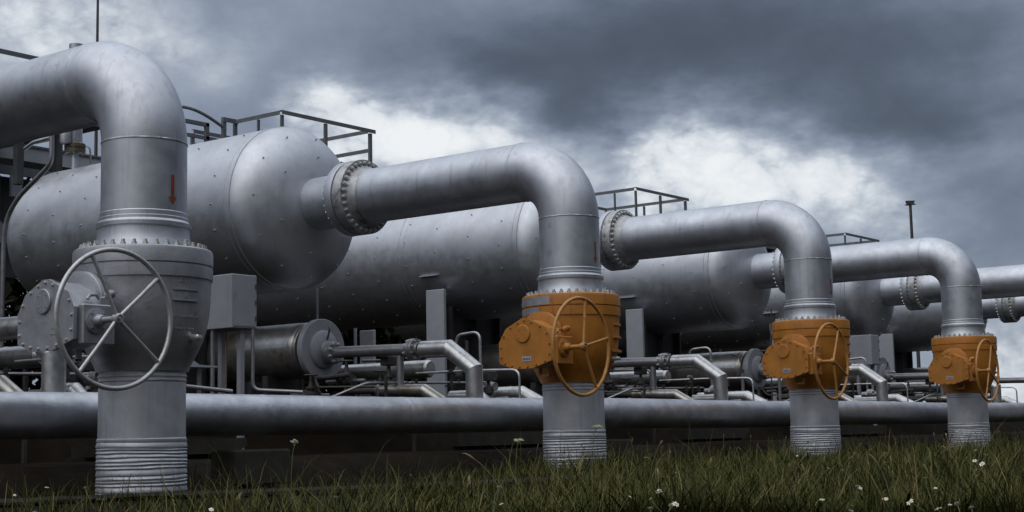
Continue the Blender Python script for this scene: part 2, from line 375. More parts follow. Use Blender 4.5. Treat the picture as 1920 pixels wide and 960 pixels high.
# ------------------------------------------------------------------ pipe casing stubs out of the ground
def casing():
    b = MB(); prof = [(.545, -.25), (.545, 0.0)]
    z = 0.02
    while z < .66:
        h = random.choice((.034, .042, .05, .075)); prof += [(.553, z), (.558, z + .014), (.552, z + h * .55), (.543, z + h - .008)]; z += h
    prof += [(.551, .67), (.549, .70), (.537, .71), (.535, .9), (.535, 1.40), (.545, 1.41), (.545, 1.425), (.535, 1.43), (.535, 1.455), (.548, 1.465), (.548, 1.48), (.536, 1.487), (.536, 1.53)]
    b.lathe(prof, 96, jitter=.0012)
    nv = []
    for (x, y, z) in b.v:                       # hand wound, sagging wrap: turns wander up and down and bulge
        if z < .74:
            a = math.atan2(y, x); k = min(1, (.74 - z) / .12) if z > .6 else 1
            dz = k * (.008 * math.sin(a + z * 9) + .003 * math.sin(3 * a + 17 * z) + .0015 * math.sin(7 * a + 40 * z)); g = 1 + k * (.0025 * math.sin(2 * a + 23 * z) + .002 * math.sin(5 * a - 31 * z))
            x, y, z = x * g, y * g, z + dz
        nv.append((x, y, z))
    b.v = nv
    return b.build('column_casing', WRAP, None, 40)
cas = casing()
CASL = {0: 'large ribbed grey pipe column rising from the ground below the grey valve', 1: 'ribbed grey pipe column below the nearest orange valve, grass at its foot',
        2: 'ribbed grey pipe column below the middle orange valve', 3: 'stained ribbed grey pipe column below the rightmost orange valve', 4: 'ribbed grey pipe column beyond the right edge of the picture'}
for i in range(5):
    c = cas if i == 0 else cas.copy()
    if i: COL.objects.link(c)
    c.location = (i * S, 0, 0); c.rotation_euler = (0, 0, [0, .5, -.35, .9, .2][i]); tag(c, CASL[i], 'pipe column', 'pipe columns under the valves')

# ------------------------------------------------------------------ valves
NUT_TOP = bolt_mesh('bolt', .1, .037, .62, False)
NUT_SMALL = bolt_mesh('bolt', .02, .019, .6, False)
NUT_ORANGE = NUT_SMALL.copy(); NUT_ORANGE.materials[0] = ORANGE
NUT_GREY = NUT_SMALL.copy(); NUT_GREY.materials[0] = CAST
def raised_text(txt, size, ang, z, r, mname, material, parent):
    cu = bpy.data.curves.new('lettering', 'FONT'); cu.body = txt; cu.size = size; cu.align_x = 'CENTER'; cu.extrude = .007; cu.offset = .002
    ob = bpy.data.objects.new('lettering', cu); COL.objects.link(ob)
    dg = bpy.context.evaluated_depsgraph_get(); me = bpy.data.meshes.new_from_object(ob.evaluated_get(dg)); bpy.data.objects.remove(ob)
    for v in me.vertices:
        a = ang + v.co.x / r; rr = r + v.co.z; v.co = Vector((rr * math.cos(a), rr * math.sin(a), z + v.co.y))
    me.materials.clear(); me.materials.append(material)
    o = bpy.data.objects.new(mname, me); COL.objects.link(o); o.parent = parent; return o
def valve(kind):
    PM = CAST if kind == 'grey' else ORANGE
    root = empty('ball_valve'); NB = NUT_GREY if kind == 'grey' else NUT_ORANGE
    b = MB()
    b.lathe([(.40, 1.53), (.565, 1.53), (.575, 1.56), (.60, 1.62), (.665, 1.74), (.74, 1.90), (.79, 2.06), (.822, 2.25), (.838, 2.45), (.842, 2.63), (.848, 2.665), (.862, 2.672), (.864, 2.69), (.864, 2.825), (.846, 2.834), (.846, 2.842), (.866, 2.85), (.866, 3.0), (.858, 3.035), (.84, 3.05), (.62, 3.06), (.4, 3.06)], 72)
    body = b.build('body', PM, root)
    # ribs cast on the far right side of the body
    b = MB()
    for z in (2.06, 2.3, 2.52):
        vs = []; a0 = R(275); n = 10
        for k in range(n + 1):
            a = a0 + R(70) * k / n
            for rr, zz in ((.80, z - .02), (.862, z - .02), (.862, z + .02), (.80, z + .02)): vs.append((rr * math.cos(a), rr * math.sin(a), zz))
        fs = []
        for k in range(n):
            for j in range(4): fs.append((4 * k + j, 4 * k + (j + 1) % 4, 4 * k + 4 + (j + 1) % 4, 4 * k + 4 + j))
        fs += [(0, 1, 2, 3), (4 * n, 4 * n + 1, 4 * n + 2, 4 * n + 3)]; b.add(vs, fs)
    if kind != 'grey': b.build('rib', PM, root)
    b = MB(); b.lathe([(.612, 3.055), (.605, 3.10), (.588, 3.15), (.578, 3.22), (.57, 3.31), (.572, 3.33), (.590, 3.34), (.592, 3.385), (.578, 3.395), (.556, 3.42), (.556, 3.455), (.545, 3.465), (.545, 3.52), (.538, 3.53)], 64)
    b.build('hub', ALU, root)
    for k in range(36):
        a = 2 * math.pi * (k + .3) / 36; place_mesh('bolt', NUT_TOP, root, (.765 * math.cos(a), .765 * math.sin(a), 3.05), (0, 0, 1))
    # small vent plug at the right of the hub
    b = MB(); b.lathe([(.045, 0), (.05, .05), (.03, .06), (.03, .1), (.0, .11)], 10, (.56 * math.cos(R(285)), .66 * math.sin(R(285)), 3.06), (0, 0, 1)); b.build('vent_plug', STEEL, root)
    b = MB(); a = R(283); b.lathe([(.04, 0), (.04, .10), (.028, .11), (.028, .15), (0, .155)], 12, (.74 * math.cos(a), .74 * math.sin(a), 1.93), (math.cos(a), math.sin(a), 0)); b.build('drain_plug', STEEL, root)
    # actuator neck: round mounting flange on the -X side
    b = MB(); b.lathe([(.30, 0), (.30, .24), (.385, .245), (.395, .26), (.395, .31), (.38, .32), (.38, .335), (.395, .345), (.395, .39), (.30, .41)], 40, (-.66, -.06, 2.33), (-1, 0, 0)); b.build('mounting_flange', PM, root)
    # gearbox
    gpoly = [(.46, 2.20), (.31, 2.43), (-.02, 2.585), (-.15, 2.585), (-.53, 2.415), (-.64, 2.235), (-.635, 1.86), (-.24, 1.745), (.13, 1.745), (.45, 1.845)]
    YZX = Matrix(((0, 0, 1, 0), (1, 0, 0, 0), (0, 1, 0, 0), (0, 0, 0, 1)))   # (y,z,x) -> xyz
    g = empty('gearbox'); 
    bpy.data.objects.remove(g)
    cy = sum(p[0] for p in gpoly) / 10; cz = sum(p[1] for p in gpoly) / 10
    sm = [((p[0] - cy) * .95 + cy, (p[1] - cz) * .95 + cz) for p in gpoly]
    b = MB(); b.prism(sm, -1.46, -1.06, YZX)
    b.prism([(-.60, 1.87), (-.60, 2.36), (.30, 2.36), (.30, 1.87)], -1.1, -.98, YZX)
    gear = b.build('gearbox', PM, root)
    b = MB(); b.prism(gpoly, -1.50, -1.462, YZX); b.build('cover_plate', PM, gear)
    # wedge shaped lid ridge sloping from the gearbox to the body
    b = MB(); b.prism([(-1.48, 2.592), (-.92, 2.45), (-.92, 2.36), (-1.48, 2.46)], -.17, .0, Matrix(((1, 0, 0, 0), (0, 0, 1, 0), (0, 1, 0, 0), (0, 0, 0, 1)))); b.build('lid', PM, gear)
    b = MB(); b.lathe([(.15, 0), (.15, .02), (.14, .028), (0, .028)], 32, (-1.50, -.06, 2.33), (-1, 0, 0)); b.build('round_cap', PM, gear)
    for (y, z) in ((-.13, 2.40), (.01, 2.40), (-.13, 2.26), (.01, 2.26)): place_mesh('bolt', NB, gear, (-1.528, y, z), (-1, 0, 0)).scale = (.5, .5, .5)
    n = len(gpoly)
    for i in range(n):
        p, q_ = gpoly[i], gpoly[(i + 1) % n]; ln = math.hypot(q_[0] - p[0], q_[1] - p[1]); m_ = max(1, round(ln / .19))
        for k in range(m_):
            t = (k + .5) / m_; y = p[0] + (q_[0] - p[0]) * t; z = p[1] + (q_[1] - p[1]) * t
            y = (y - cy) * .925 + cy; z = (z - cz) * .925 + cz
            place_mesh('bolt', NUT_SMALL if kind == 'grey' else NB, gear, (-1.50, y, z), (-1, 0, 0))
    if kind != 'grey':
        b = MB().box((-1.508, -.22, 1.865), (-1.50, -.03, 1.945)); npz = b.build('nameplate', LABELM, gear, smooth=False)
        b = MB()
        for k in range(5): b.box((-1.511, -.20 + k * .033, 1.885), (-1.508, -.20 + k * .033 + .02, 1.925))
        b.build('lettering', INK, npz, smooth=False)
    else:
        b = MB(); b.box((-1.506, -.36, 1.93), (-1.50, -.18, 1.938)); b.box((-1.506, -.30, 2.0), (-1.50, -.22, 2.006)); b.build('casting_mark', PM, gear, smooth=False)
    # worm shaft housing facing the photographer's side (-Y) and the shaft of the hand wheel
    hx, hz = -1.24, 2.075
    b = MB(); b.box((-1.42, -.70, 1.80), (-.96, -.60, 2.27), None, .015); b.build('worm_housing', PM, gear)
    b = MB(); b.lathe([(.15, 0), (.15, .03), (.13, .035), (.075, .05), (.06, .13), (.052, .14)], 24, (hx, -.70, hz), (0, -1, 0)); b.build('shaft_collar', PM, gear)
    for k in range(4):
        a = R(45 + 90 * k); place_mesh('bolt', NB, gear, (hx + .115 * math.cos(a), -.73, hz + .115 * math.sin(a)), (0, -1, 0))
    # knob and lug above the worm housing
    b = MB(); b.lathe([(.05, 0), (.055, .08), (.03, .09), (.03, .12), (0, .125)], 12, (-.93, -.50, 2.40), (.2, -1, .3)); b.tube([(-1.02, -.48, 2.36), (-.96, -.5, 2.38), (-.92, -.5, 2.3), (-.9, -.5, 2.05)], .022, 8); b.build('stop_screw', PM, gear)
    b = MB(); b.tube([(x, -.62, z) for x, z in ((-1.30, 2.33), (-1.27, 2.38), (-1.18, 2.39), (-1.14, 2.34))], .022, 8); b.build('lifting_eye', PM, gear)
    b = MB(); b.box((-1.30, -.42, 1.62), (-1.22, -.40, 1.76)); b.box((-1.30, -.24, 1.62), (-1.22, -.22, 1.76)); b.box((-1.30, -.42, 1.61), (-1.22, -.22, 1.64)); b.build('bracket', PM, gear)
    # hand wheel
    w = MB(); w.cyl((hx, -.80, hz), (hx, -1.13, hz), .036, 14); w.build('shaft', PM, root)
    hw = MB(); nn = 64; hw.tube([(hx + .80 * math.cos(2 * math.pi * k / nn), -1.06, hz + .80 * math.sin(2 * math.pi * k / nn)) for k in range(nn)], .030, 12, closed=True)
    return root, hw, PM, (hx, hz)
def finish_wheel(root, hw, PM, c, angs):
    hx, hz = c; PM = WORN_G if PM is CAST else WORN_O
    hw_ = MB(); hw_.v, hw_.f = list(hw.v), list(hw.f); hw = hw_
    wh = hw.build('handwheel', PM, root)
    b = MB(); b.lathe([(.052, 0), (.062, .02), (.062, .09), (.045, .10), (.045, .085), (.02, .085), (.02, .11), (0, .11)], 20, (hx, -1.05, hz), (0, -1, 0)); b.build('hub', PM, wh)
    for a in angs:
        b = MB(); b.tube([(hx + .05 * math.cos(a), -1.10, hz + .05 * math.sin(a)), (hx + .45 * math.cos(a), -1.085, hz + .45 * math.sin(a)), (hx + .79 * math.cos(a), -1.062, hz + .79 * math.sin(a))], [.024, .022, .026], 10); b.build('spoke', PM, wh)
gv, hw, PM, c = valve('grey')
finish_wheel(gv, hw, PM, c, [R(40), R(115), R(232), R(-38)])
tag(gv, 'grey cast valve with a large four spoke handwheel, nearest of the row', 'valve', 'ball valves on the pipe columns')
ta = R(268)
for txt, z, sz in (("56  T F", 2.60, .085), ("N", 2.40, .07), ("Z.IND.NICA", 2.17, .095), ("TREVISO", 2.03, .095)):
    r_ = np.interp(z, [1.9, 2.06, 2.25, 2.45, 2.63], [.74, .79, .822, .838, .842]); raised_text(txt, sz, ta + .03, z, r_ - .001, 'lettering', CAST, gv)
b = MB()
for z in (2.50, 2.37):
    vs = []
    for k in range(9):
        a = ta - .2 + .45 * k / 8
        for rr, zz in ((.83, z), (.852, z), (.852, z + .018), (.83, z + .018)): vs.append((rr * math.cos(a), rr * math.sin(a), zz))
    b.add(vs, [(4 * k + j, 4 * k + (j + 1) % 4, 4 * k + 4 + (j + 1) % 4, 4 * k + 4 + j) for k in range(8) for j in range(4)])
b.build('cast_line', CAST, gv)
ov, hw, PM, c = valve('orange')
WHEELS = []
VL = {1: 'orange valve nearest the camera, with a three spoke handwheel, second column from the left',
      2: 'orange valve in the middle of the three, with a narrow looking handwheel', 3: 'smallest orange valve at the right, with a grey patch on its flange', 4: 'orange valve hidden beyond the right edge of the picture'}
copies = {1: ov}
for i in (2, 3, 4): copies[i] = copy_tree(ov)
SP = {1: [R(80), R(12), R(-60)], 2: [R(60), R(-22), R(-75)], 3: [R(62), R(-25), R(-108)], 4: [R(90), R(210), R(-30)]}
for i in (1, 2, 3, 4):
    finish_wheel(copies[i], hw, PM, c, SP[i]); copies[i].location = (i * S, 0, 0); tag(copies[i], VL[i], 'valve', 'ball valves on the pipe columns')
# bare grey primer patches left unpainted on two orange flanges
def patch(parent, a0, a1, z0, z1):
    vs = []; n = 10
    for k in range(n + 1):
        a = a0 + (a1 - a0) * k / n; up = z1; dn = z0
        vs += [(.8685 * math.cos(a), .8685 * math.sin(a), dn), (.8685 * math.cos(a), .8685 * math.sin(a), up)]
    MB().add(vs, [(2 * k, 2 * k + 2, 2 * k + 3, 2 * k + 1) for k in range(n)]).build('primer_patch', CAST, parent)
patch(copies[1], R(133), R(190), 2.86, 3.0); patch(copies[1], R(136), R(176), 2.70, 2.82)
patch(copies[3], R(268), R(300), 2.87, 3.0)

# ------------------------------------------------------------------ gas pipes (riser, elbow, run to the vessel flange)
STUD = bolt_mesh('stud_bolt', .60, .043, .55, True)
def gas_pipe():
    root = empty('gas_pipe')
    cz, rb = 4.43, .96
    path = [(0, 0, z) for z in np.linspace(3.525, cz, 6)] + arc((rb, cz), rb, math.pi, math.pi / 2, 24)[1:] + [(0, y, cz + rb) for y in np.linspace(rb, 4.70, 10)[1:]]
    b = MB(); b.tube(path, .535, 64)
    def bead(o_, d): b.lathe([(.533, -.015), (.541, -.010), (.5435, 0), (.541, .010), (.533, .015)], 96, o_, d, jitter=.0015)
    bead((0, 0, cz), (0, 0, 1)); bead((0, rb, cz + rb), (0, 1, 0)); bead((0, 4.66, cz + rb), (0, 1, 0))
    b.build('pipe', ALU, root)
    b = MB(); b.lathe([(.537, 0), (.56, .05), (.615, .16), (.63, .185), (.74, .187), (.745, .195), (.745, .40), (.738, .408), (.70, .408), (.70, .425), (.5, .425)], 72, (0, 4.70, cz + rb), (0, 1, 0)); b.build('flange', FLANGE, root)
    for k in range(32):
        a = 2 * math.pi * (k + .5) / 32; place_mesh('stud_bolt', STUD, root, (.675 * math.cos(a), 4.815, cz + rb + .675 * math.sin(a)), (0, 1, 0))
    # painted flow arrow facing -Y
    b = MB(); a0 = R(272); rr = .5385
    def cp(dx, z): a = a0 + dx / rr; return (rr * math.cos(a), rr * math.sin(a), z)
    b.add([cp(-.025, 3.98), cp(.025, 3.98), cp(.025, 3.69), cp(-.025, 3.69)], [(0, 1, 2, 3)]); b.add([cp(-.06, 3.70), cp(0, 3.70), cp(.06, 3.70), cp(.045, 3.66), cp(0, 3.60), cp(-.045, 3.66)], [(0, 1, 4, 5), (1, 2, 3, 4)])
    b.build('flow_arrow', RED, root, smooth=False)
    return root
gp = gas_pipe()
GL = {0: 'large silver gas pipe bending over above the grey valve, red arrow on it', 1: 'silver gas pipe with elbow above the nearest orange valve, flanged to the big vessel',
      2: 'silver gas pipe with elbow above the middle orange valve', 3: 'silver gas pipe with elbow above the rightmost orange valve', 4: 'silver gas pipe running out of the picture at the right edge', 5: 'farthest gas pipe flange seen below the pipe at the right edge'}
for i in range(6):
    c = gp if i == 0 else copy_tree(gp); c.location = (i * S, 0, 0); tag(c, GL[i], 'gas pipe', 'elbowed gas pipes on the valves')

# ------------------------------------------------------------------ pressure vessels
def vessel(y1, saddles):
    root = empty('pressure_vessel'); zc = 5.39; Rv = 1.69; y0, hb = 7.02, .86
    b = MB(); prof = []
    for k in range(17):
        t = math.pi / 2 * k / 16; prof.append((max(Rv * math.sin(t), 0.0 if k == 0 else 0), y0 - hb * math.cos(t)))
    prof += [(Rv, y) for y in np.linspace(y0 + .01, y1 - .01, 16)]
    for k in range(17):
        t = math.pi / 2 * k / 16; prof.append((Rv * math.cos(t), y1 + .72 * math.sin(t)))
    prof[0] = (0.0, prof[0][1]); prof[-1] = (0.0, prof[-1][1])
    b.lathe(prof, 96, (0, 0, zc), (0, 1, 0))
    def band(y, w, h): b.lathe([(Rv - .004, y - w), (Rv + h, y - w + .008), (Rv + h, y + w - .008), (Rv - .004, y + w)], 96, (0, 0, zc), (0, 1, 0), jitter=.001)
    band(7.03, .035, .012); band(7.16, .012, .008); band(10.93, .19, .007); band(10.93, .02, .016)
    # insulation pins standing on shell and head
    for j, y in enumerate(np.arange(7.55, y1, 1.05)):
        for k in range(18):
            a = R(20 * k + (10 if j % 2 else 0) + random.uniform(-1.5, 1.5)); d = Vector((math.cos(a), 0, math.sin(a)))
            yy = y + random.uniform(-.05, .05); p = Vector((0, yy, zc)) + d * (Rv - .01)
            b.cyl(p, p + d * .04, .018, 6)
    for rr, nk in ((1.0, 6), (1.45, 11)):
        for k in range(nk):
            a = 2 * math.pi * (k + .4) / nk; yy = y0 - hb * math.sqrt(1 - (rr / Rv) ** 2)
            nrm = Vector((rr * math.cos(a) / Rv ** 2, (yy - y0) / hb ** 2, rr * math.sin(a) / Rv ** 2)).normalized(); p = Vector((rr * math.cos(a), yy, zc + rr * math.sin(a)))
            b.cyl(p - nrm * .01, p + nrm * .04, .018, 6)
    b.build('shell', ALU_V, root)
    b = MB(); b.lathe([(.535, 0), (.535, .85), (.55, .90), (.60, .98), (.62, 1.0), (.74, 1.002), (.745, 1.01), (.745, 1.18), (.738, 1.188), (.70, 1.188), (.70, 1.20), (.5, 1.20)][::1], 64, (0, 6.345, zc), (0, -1, 0)); b.build('nozzle', ALU, root)
    # name plate bracket ledge on the flank
    b = MB(); a = R(205); b.box((-Rv * math.cos(R(28)) - .16, 9.68, zc - .62), (-Rv * math.cos(R(28)) + .04, 10.24, zc - .59)); b.build('ledge', PLATE, root, smooth=False)
    for y in saddles:
        b = MB(); poly = [(-1.25, 1.2), (1.25, 1.2)]
        for k in range(13):
            a = R(-40 - 100 * k / 12); poly.append((Rv * 1.01 * math.cos(a), zc + Rv * 1.01 * math.sin(a)))
        b.prism(poly, y - .06, y + .06, Matrix(((1, 0, 0, 0), (0, 0, 1, 0), (0, 1, 0, 0), (0, 0, 0, 1))))
        b.box((-1.3, y - .25, 1.1), (1.3, y + .25, 1.2))
        for x in (-1.0, 0, 1.0): b.box((x - .04, y - .24, 1.2), (x + .04, y + .24, 3.75 if x == 0 else 4.0))
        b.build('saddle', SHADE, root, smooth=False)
    return root
SHORT, LONG = (9.9, 13.0), (9.9, 17.5)
ve = vessel(14.38, SHORT); vl = vessel(19.6, LONG)
VEL = {0: 'pressure vessel hidden left of the picture behind the grey valve column', 1: 'largest silver pressure vessel with domed head, behind the grey valve and its pipe', 2: 'silver pressure vessel behind the nearest orange valve',
       3: 'silver pressure vessel between the nearest and the middle orange valves', 4: 'silver pressure vessel between the middle and rightmost orange valves', 5: 'farthest pressure vessel behind the rightmost orange valve'}
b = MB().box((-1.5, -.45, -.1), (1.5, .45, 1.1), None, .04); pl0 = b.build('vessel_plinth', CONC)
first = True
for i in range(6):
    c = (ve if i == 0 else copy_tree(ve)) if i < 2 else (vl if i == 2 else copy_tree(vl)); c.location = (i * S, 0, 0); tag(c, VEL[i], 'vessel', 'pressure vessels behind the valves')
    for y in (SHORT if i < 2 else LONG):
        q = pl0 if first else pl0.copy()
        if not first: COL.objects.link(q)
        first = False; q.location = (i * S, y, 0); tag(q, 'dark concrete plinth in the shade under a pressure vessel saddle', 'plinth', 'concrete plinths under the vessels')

# ------------------------------------------------------------------ pale support columns beside the vessels
b = MB(); b.box((0, 0, 0), (.10, .60, 4.38), None, .012); b.box((.102, .25, 0), (.34, .35, 4.30)); co0 = b.build('support_column', PLATE, None)
COLL = {1: 'tall pale grey flat column standing left of the nearest orange valve', 2: 'pale grey flat column just right of the nearest orange valve', 3: 'pale grey flat column just left of the middle orange valve',
        4: 'small pale grey column right of the grey cabinet beside the middle orange valve'}
for i in range(1, 5):
    c = co0 if i == 1 else co0.copy()
    if i > 1: COL.objects.link(c)
    c.location = (16.9 + (i - 1) * S, 9.28, 0); tag(c, COLL[i], 'column', 'pale columns under the vessels')
b = MB(); b.box((0, 0, 0), (.08, .42, 3.0), None, .01); b.box((-.10, .44, 0), (-.06, .5, 3.06)); o = b.build('short_column', PLATE); o.location = (12, 7.18, 0)
tag(o, 'short pale grey column behind the thin pipe right of the drum end', 'column')
b = MB().cyl((0, 0, 0), (0, 0, 4.2), .03, 10); o = b.build('thin_post', PIPEG); o.location = (13.0, 9.9, 0); tag(o, 'thin light vertical post under the biggest vessel, above the drum', 'post')

# ------------------------------------------------------------------ drums with end discs
DN = bolt_mesh('bolt', .12, .035, .6, False)
def drum():
    root = empty('drain_drum'); zc = 2.48
    b = MB(); b.lathe([(.55, 7.02), (.56, 7.03), (.56, 7.1), (.575, 7.12), (.58, 7.14), (.58, 8.6), (.587, 8.605), (.587, 8.64), (.58, 8.645), (.58, 10.4), (.587, 10.41), (.587, 10.45), (.58, 10.455), (.58, 11.6), (.4, 11.8), (0, 11.9)], 64, (0, 0, zc), (0, 1, 0)); b.build('shell', DRUMC, root)
    # lapped cladding sheet, a little dented
    vs = []; n = 14
    for y in (7.2, 8.5):
        for k in range(n + 1):
            a = R(100 + 75 * k / n); vs.append((.588 * math.cos(a), y, zc + .588 * math.sin(a)))
    MB().add(vs, [(k, k + 1, n + 2 + k, n + 1 + k) for k in range(n)]).build('cladding_sheet', CLAD, root)
    b = MB(); b.lathe([(.50, 6.98), (.52, 6.97), (.52, 6.87), (.625, 6.868), (.635, 6.86), (.635, 6.74), (.622, 6.73), (.40, 6.728), (.395, 6.69), (.36, 6.66), (.17, 6.62), (.15, 6.58), (.15, 6.44)], 56, (0, 0, zc), (0, 1, 0)); b.build('end_disc', GREYB, root)
    b = MB(); b.lathe([(.22, 6.54), (.235, 6.53), (.235, 6.48), (.228, 6.475), (.228, 6.465), (.235, 6.46), (.235, 6.41), (.22, 6.40), (.11, 6.395), (.1, 6.30)], 40, (0, 0, zc - .08), (0, 1, 0)); b.build('nozzle_flange', PIPEG, root)
    for k in range(8):
        a = 2 * math.pi * (k + .5) / 8; place_mesh('bolt', DN, root, (.19 * math.cos(a), 6.40, zc - .08 + .19 * math.sin(a)), (0, -1, 0))
    b = MB(); b.tube([(0, 6.62, zc + .2), (0, 6.55, zc + .42), (.02, 6.60, zc + .45)], .02, 8); b.build('lifting_hook', DSTEEL, root)
    for y in (8.0, 10.6):
        b = MB(); b.box((-.45, y - .08, 0), (.45, y + .08, zc - .5)); b.build('support', DSTEEL, root, smooth=False)
    return root
dr = drum()
DL = {0: 'brownish drum with grey end disc and bolted flange, behind the cabinet', 1: 'silver drum mostly hidden behind the nearest orange valve', 2: 'silver drum left of the middle orange valve, cables rising before it', 3: 'small silver drum right of the middle orange valve, below the cabinet', 4: 'farthest silver drum behind the rightmost orange valve', -1: 'drum hidden at the left behind the grey valve gearbox'}
for i in range(-1, 5):
    c = dr if i == -1 else copy_tree(dr); c.location = (10 + i * S, 0, 0); tag(c, DL[i], 'drum', 'drain drums below the vessels')

# ------------------------------------------------------------------ drain pipes with clad 45 degree offset
SMN = bolt_mesh('bolt', .26, .03, .6, True)
def mitre(pts, r, n=24):
    """cladding bent with sharp mitred joints: returns one MB per straight segment"""
    P = [Vector(p) for p in pts]; segs = []
    planes = []
    for i in range(len(P)):
        if i == 0: nrm = (P[1] - P[0]).normalized()
        elif i == len(P) - 1: nrm = (P[-1] - P[-2]).normalized()
        else: nrm = ((P[i] - P[i - 1]).normalized() + (P[i + 1] - P[i]).normalized()).normalized()
        planes.append(nrm)
    for i in range(len(P) - 1):
        d = (P[i + 1] - P[i]).normalized(); x = Vector((1, 0, 0)) if abs(d.x) < .9 else Vector((0, 1, 0)); x = (x - d * x.dot(d)).normalized(); y = d.cross(x)
        vs = []
        for j in (i, i + 1):
            for k in range(n):
                a = 2 * math.pi * k / n; p = P[i] + x * r * math.cos(a) + y * r * math.sin(a)
                t = (P[j] - p).dot(planes[j]) / d.dot(planes[j]); vs.append(p + d * t)
        fs = [(k, (k + 1) % n, n + (k + 1) % n, n + k) for k in range(n)] + [tuple(range(n - 1, -1, -1)), tuple(range(n, 2 * n))]
        segs.append(MB().add(vs, fs))
    return segs
def drain_pipe():
    root = empty('drain_pipe')
    b = MB(); b.tube([(0, 6.30, 2.40), (0, 5.2, 2.38), (0, 4.35, 2.36)], .115, 20); b.lathe([(.13, -.04), (.13, .04)], 16, (0, 4.45, 2.36), (0, 1, 0)); b.build('bare_pipe', PIPEG, root)
    b = MB(); b.lathe([(.13, 0), (.14, .03), (.215, .032), (.215, .10), (.205, .102), (.205, .112), (.215, .114), (.215, .18), (.14, .182), (.13, .25)], 32, (0, 4.35, 2.355), (0, -1, 0)); b.build('flange', PIPEG, root)
    for k in range(8):
        a = 2 * math.pi * (k + .5) / 8; place_mesh('bolt', SMN, root, (.178 * math.cos(a), 4.40, 2.355 + .178 * math.sin(a)), (0, -1, 0))
    for s in mitre([(0, 4.02, 2.34), (0, 3.36, 2.33), (0, 2.74, 1.90), (0, 2.74, 1.03), (0, 1.7, 1.02)], .168): s.build('cladding', CLAD, root, 40)
    b = MB(); b.cyl((0, 4.62, 1.66), (0, 4.62, 2.25), .075, 14); b.build('support_post', PIPEG, root)
    return root
dp = drain_pipe()
DPL = {-1: 'clad drain pipe bending down behind the handwheel of the grey valve', 0: 'flanged drain pipe with silver clad offset bend, left of the nearest orange valve', 1: 'flanged drain pipe with silver clad offset bend, right of the nearest orange valve',
       2: 'silver clad drain pipe bend close right of the middle orange valve', 3: 'drain pipe behind the rightmost orange valve', 4: 'drain pipe outside the right edge of the picture'}
for i in range(-1, 5):
    c = dp if i == -1 else copy_tree(dp); c.location = (10 + i * S, 0, 0); tag(c, DPL[i], 'drain pipe', 'clad drain pipes between header and drums')
# lower clad pipes
def clad_run(name, pts, r, joint_bands=True, m=CLAD):
    root = empty(name)
    for s in mitre(pts, r): s.build('cladding', m, root, 40)
    a, b_ = Vector(pts[0]), Vector(pts[1]); d = (b_ - a).normalized()
    for t in (.35, .8): MB().lathe([(r * .99, -.02), (r * 1.025, -.015), (r * 1.025, .015), (r * .99, .02)], 24, a + (b_ - a) * t, d).build('band', m, root)
    return root
def bay_copies(proto, labels, cat, group, rng_):
    for k, i in enumerate(rng_):
        c = proto if k == 0 else copy_tree(proto); c.location = (i * S, 0, 0); tag(c, labels[i], cat, group)
lp1 = clad_run('low_pipe', [(10, 5.2, 1.58), (10, 4.0, 1.545), (10, 3.58, 1.32), (10, 3.58, .96), (10, 1.7, .96)], .125, m=DRUMC)
b = MB(); b.tube([(10, 6.1, 1.59), (10, 5.2, 1.575)], .06, 12); b.lathe([(.12, 0), (.12, .05)], 16, (10, 6.0, 1.59), (0, 1, 0)); b.build('bare_end', DSTEEL, lp1)
PLACE = {-1: 'left of grey valve', 0: 'right of grey valve', 1: 'right of nearest orange valve', 2: 'right of middle orange valve', 3: 'right of last orange valve'}
bay_copies(lp1, {i: 'brownish clad low pipe with bent end, ' + PLACE[i] for i in range(-1, 4)}, 'low pipe', 'low clad pipes behind the header', range(-1, 4))
lp2 = clad_run('low_elbow_pipe', [(11.98, 4.5, 1.46), (11.98, 3.12, 1.46), (11.98, 2.55, 1.18), (11.98, 1.7, .98)], .165)
bay_copies(lp2, {i: 'bright clad elbow pipe dipping behind the header, ' + PLACE[i] for i in range(-1, 4)}, 'low pipe', 'bright clad elbow pipes behind the header', range(-1, 4))
lp3 = clad_run('short_elbow_pipe', [(10.7, 3.9, 1.42), (10.7, 3.2, 1.42), (10.7, 2.8, 1.12), (10.7, 1.7, 1.0)], .12)
bay_copies(lp3, {i: 'short bright clad pipe end beside the drain pipe foot, ' + PLACE[i] for i in range(-1, 4)}, 'low pipe', 'short clad pipe ends behind the header', range(-1, 4))
# second clad drum-like pipe beneath the drain pipe
def under_pipe():
    root = empty('under_pipe')
    b = MB(); b.lathe([(0, 0), (.15, .01), (.185, .06), (.185, 1.0), (.19, 1.005), (.19, 1.03), (.185, 1.035), (.185, 3.4)], 32, (11.5, 5.1, 2.05), (0, 1, 0)); b.build('cladding', CLAD, root)
    b = MB(); b.cyl((11.5, 5.6, 0), (11.5, 5.6, 1.9), .05, 10); b.build('support_post', DSTEEL, root); return root
up = under_pipe()
bay_copies(up, {i: 'bright clad horizontal pipe below the drain pipe, ' + PLACE[i] for i in range(-1, 4)}, 'low pipe', 'clad pipes under the drain pipes', range(-1, 4))
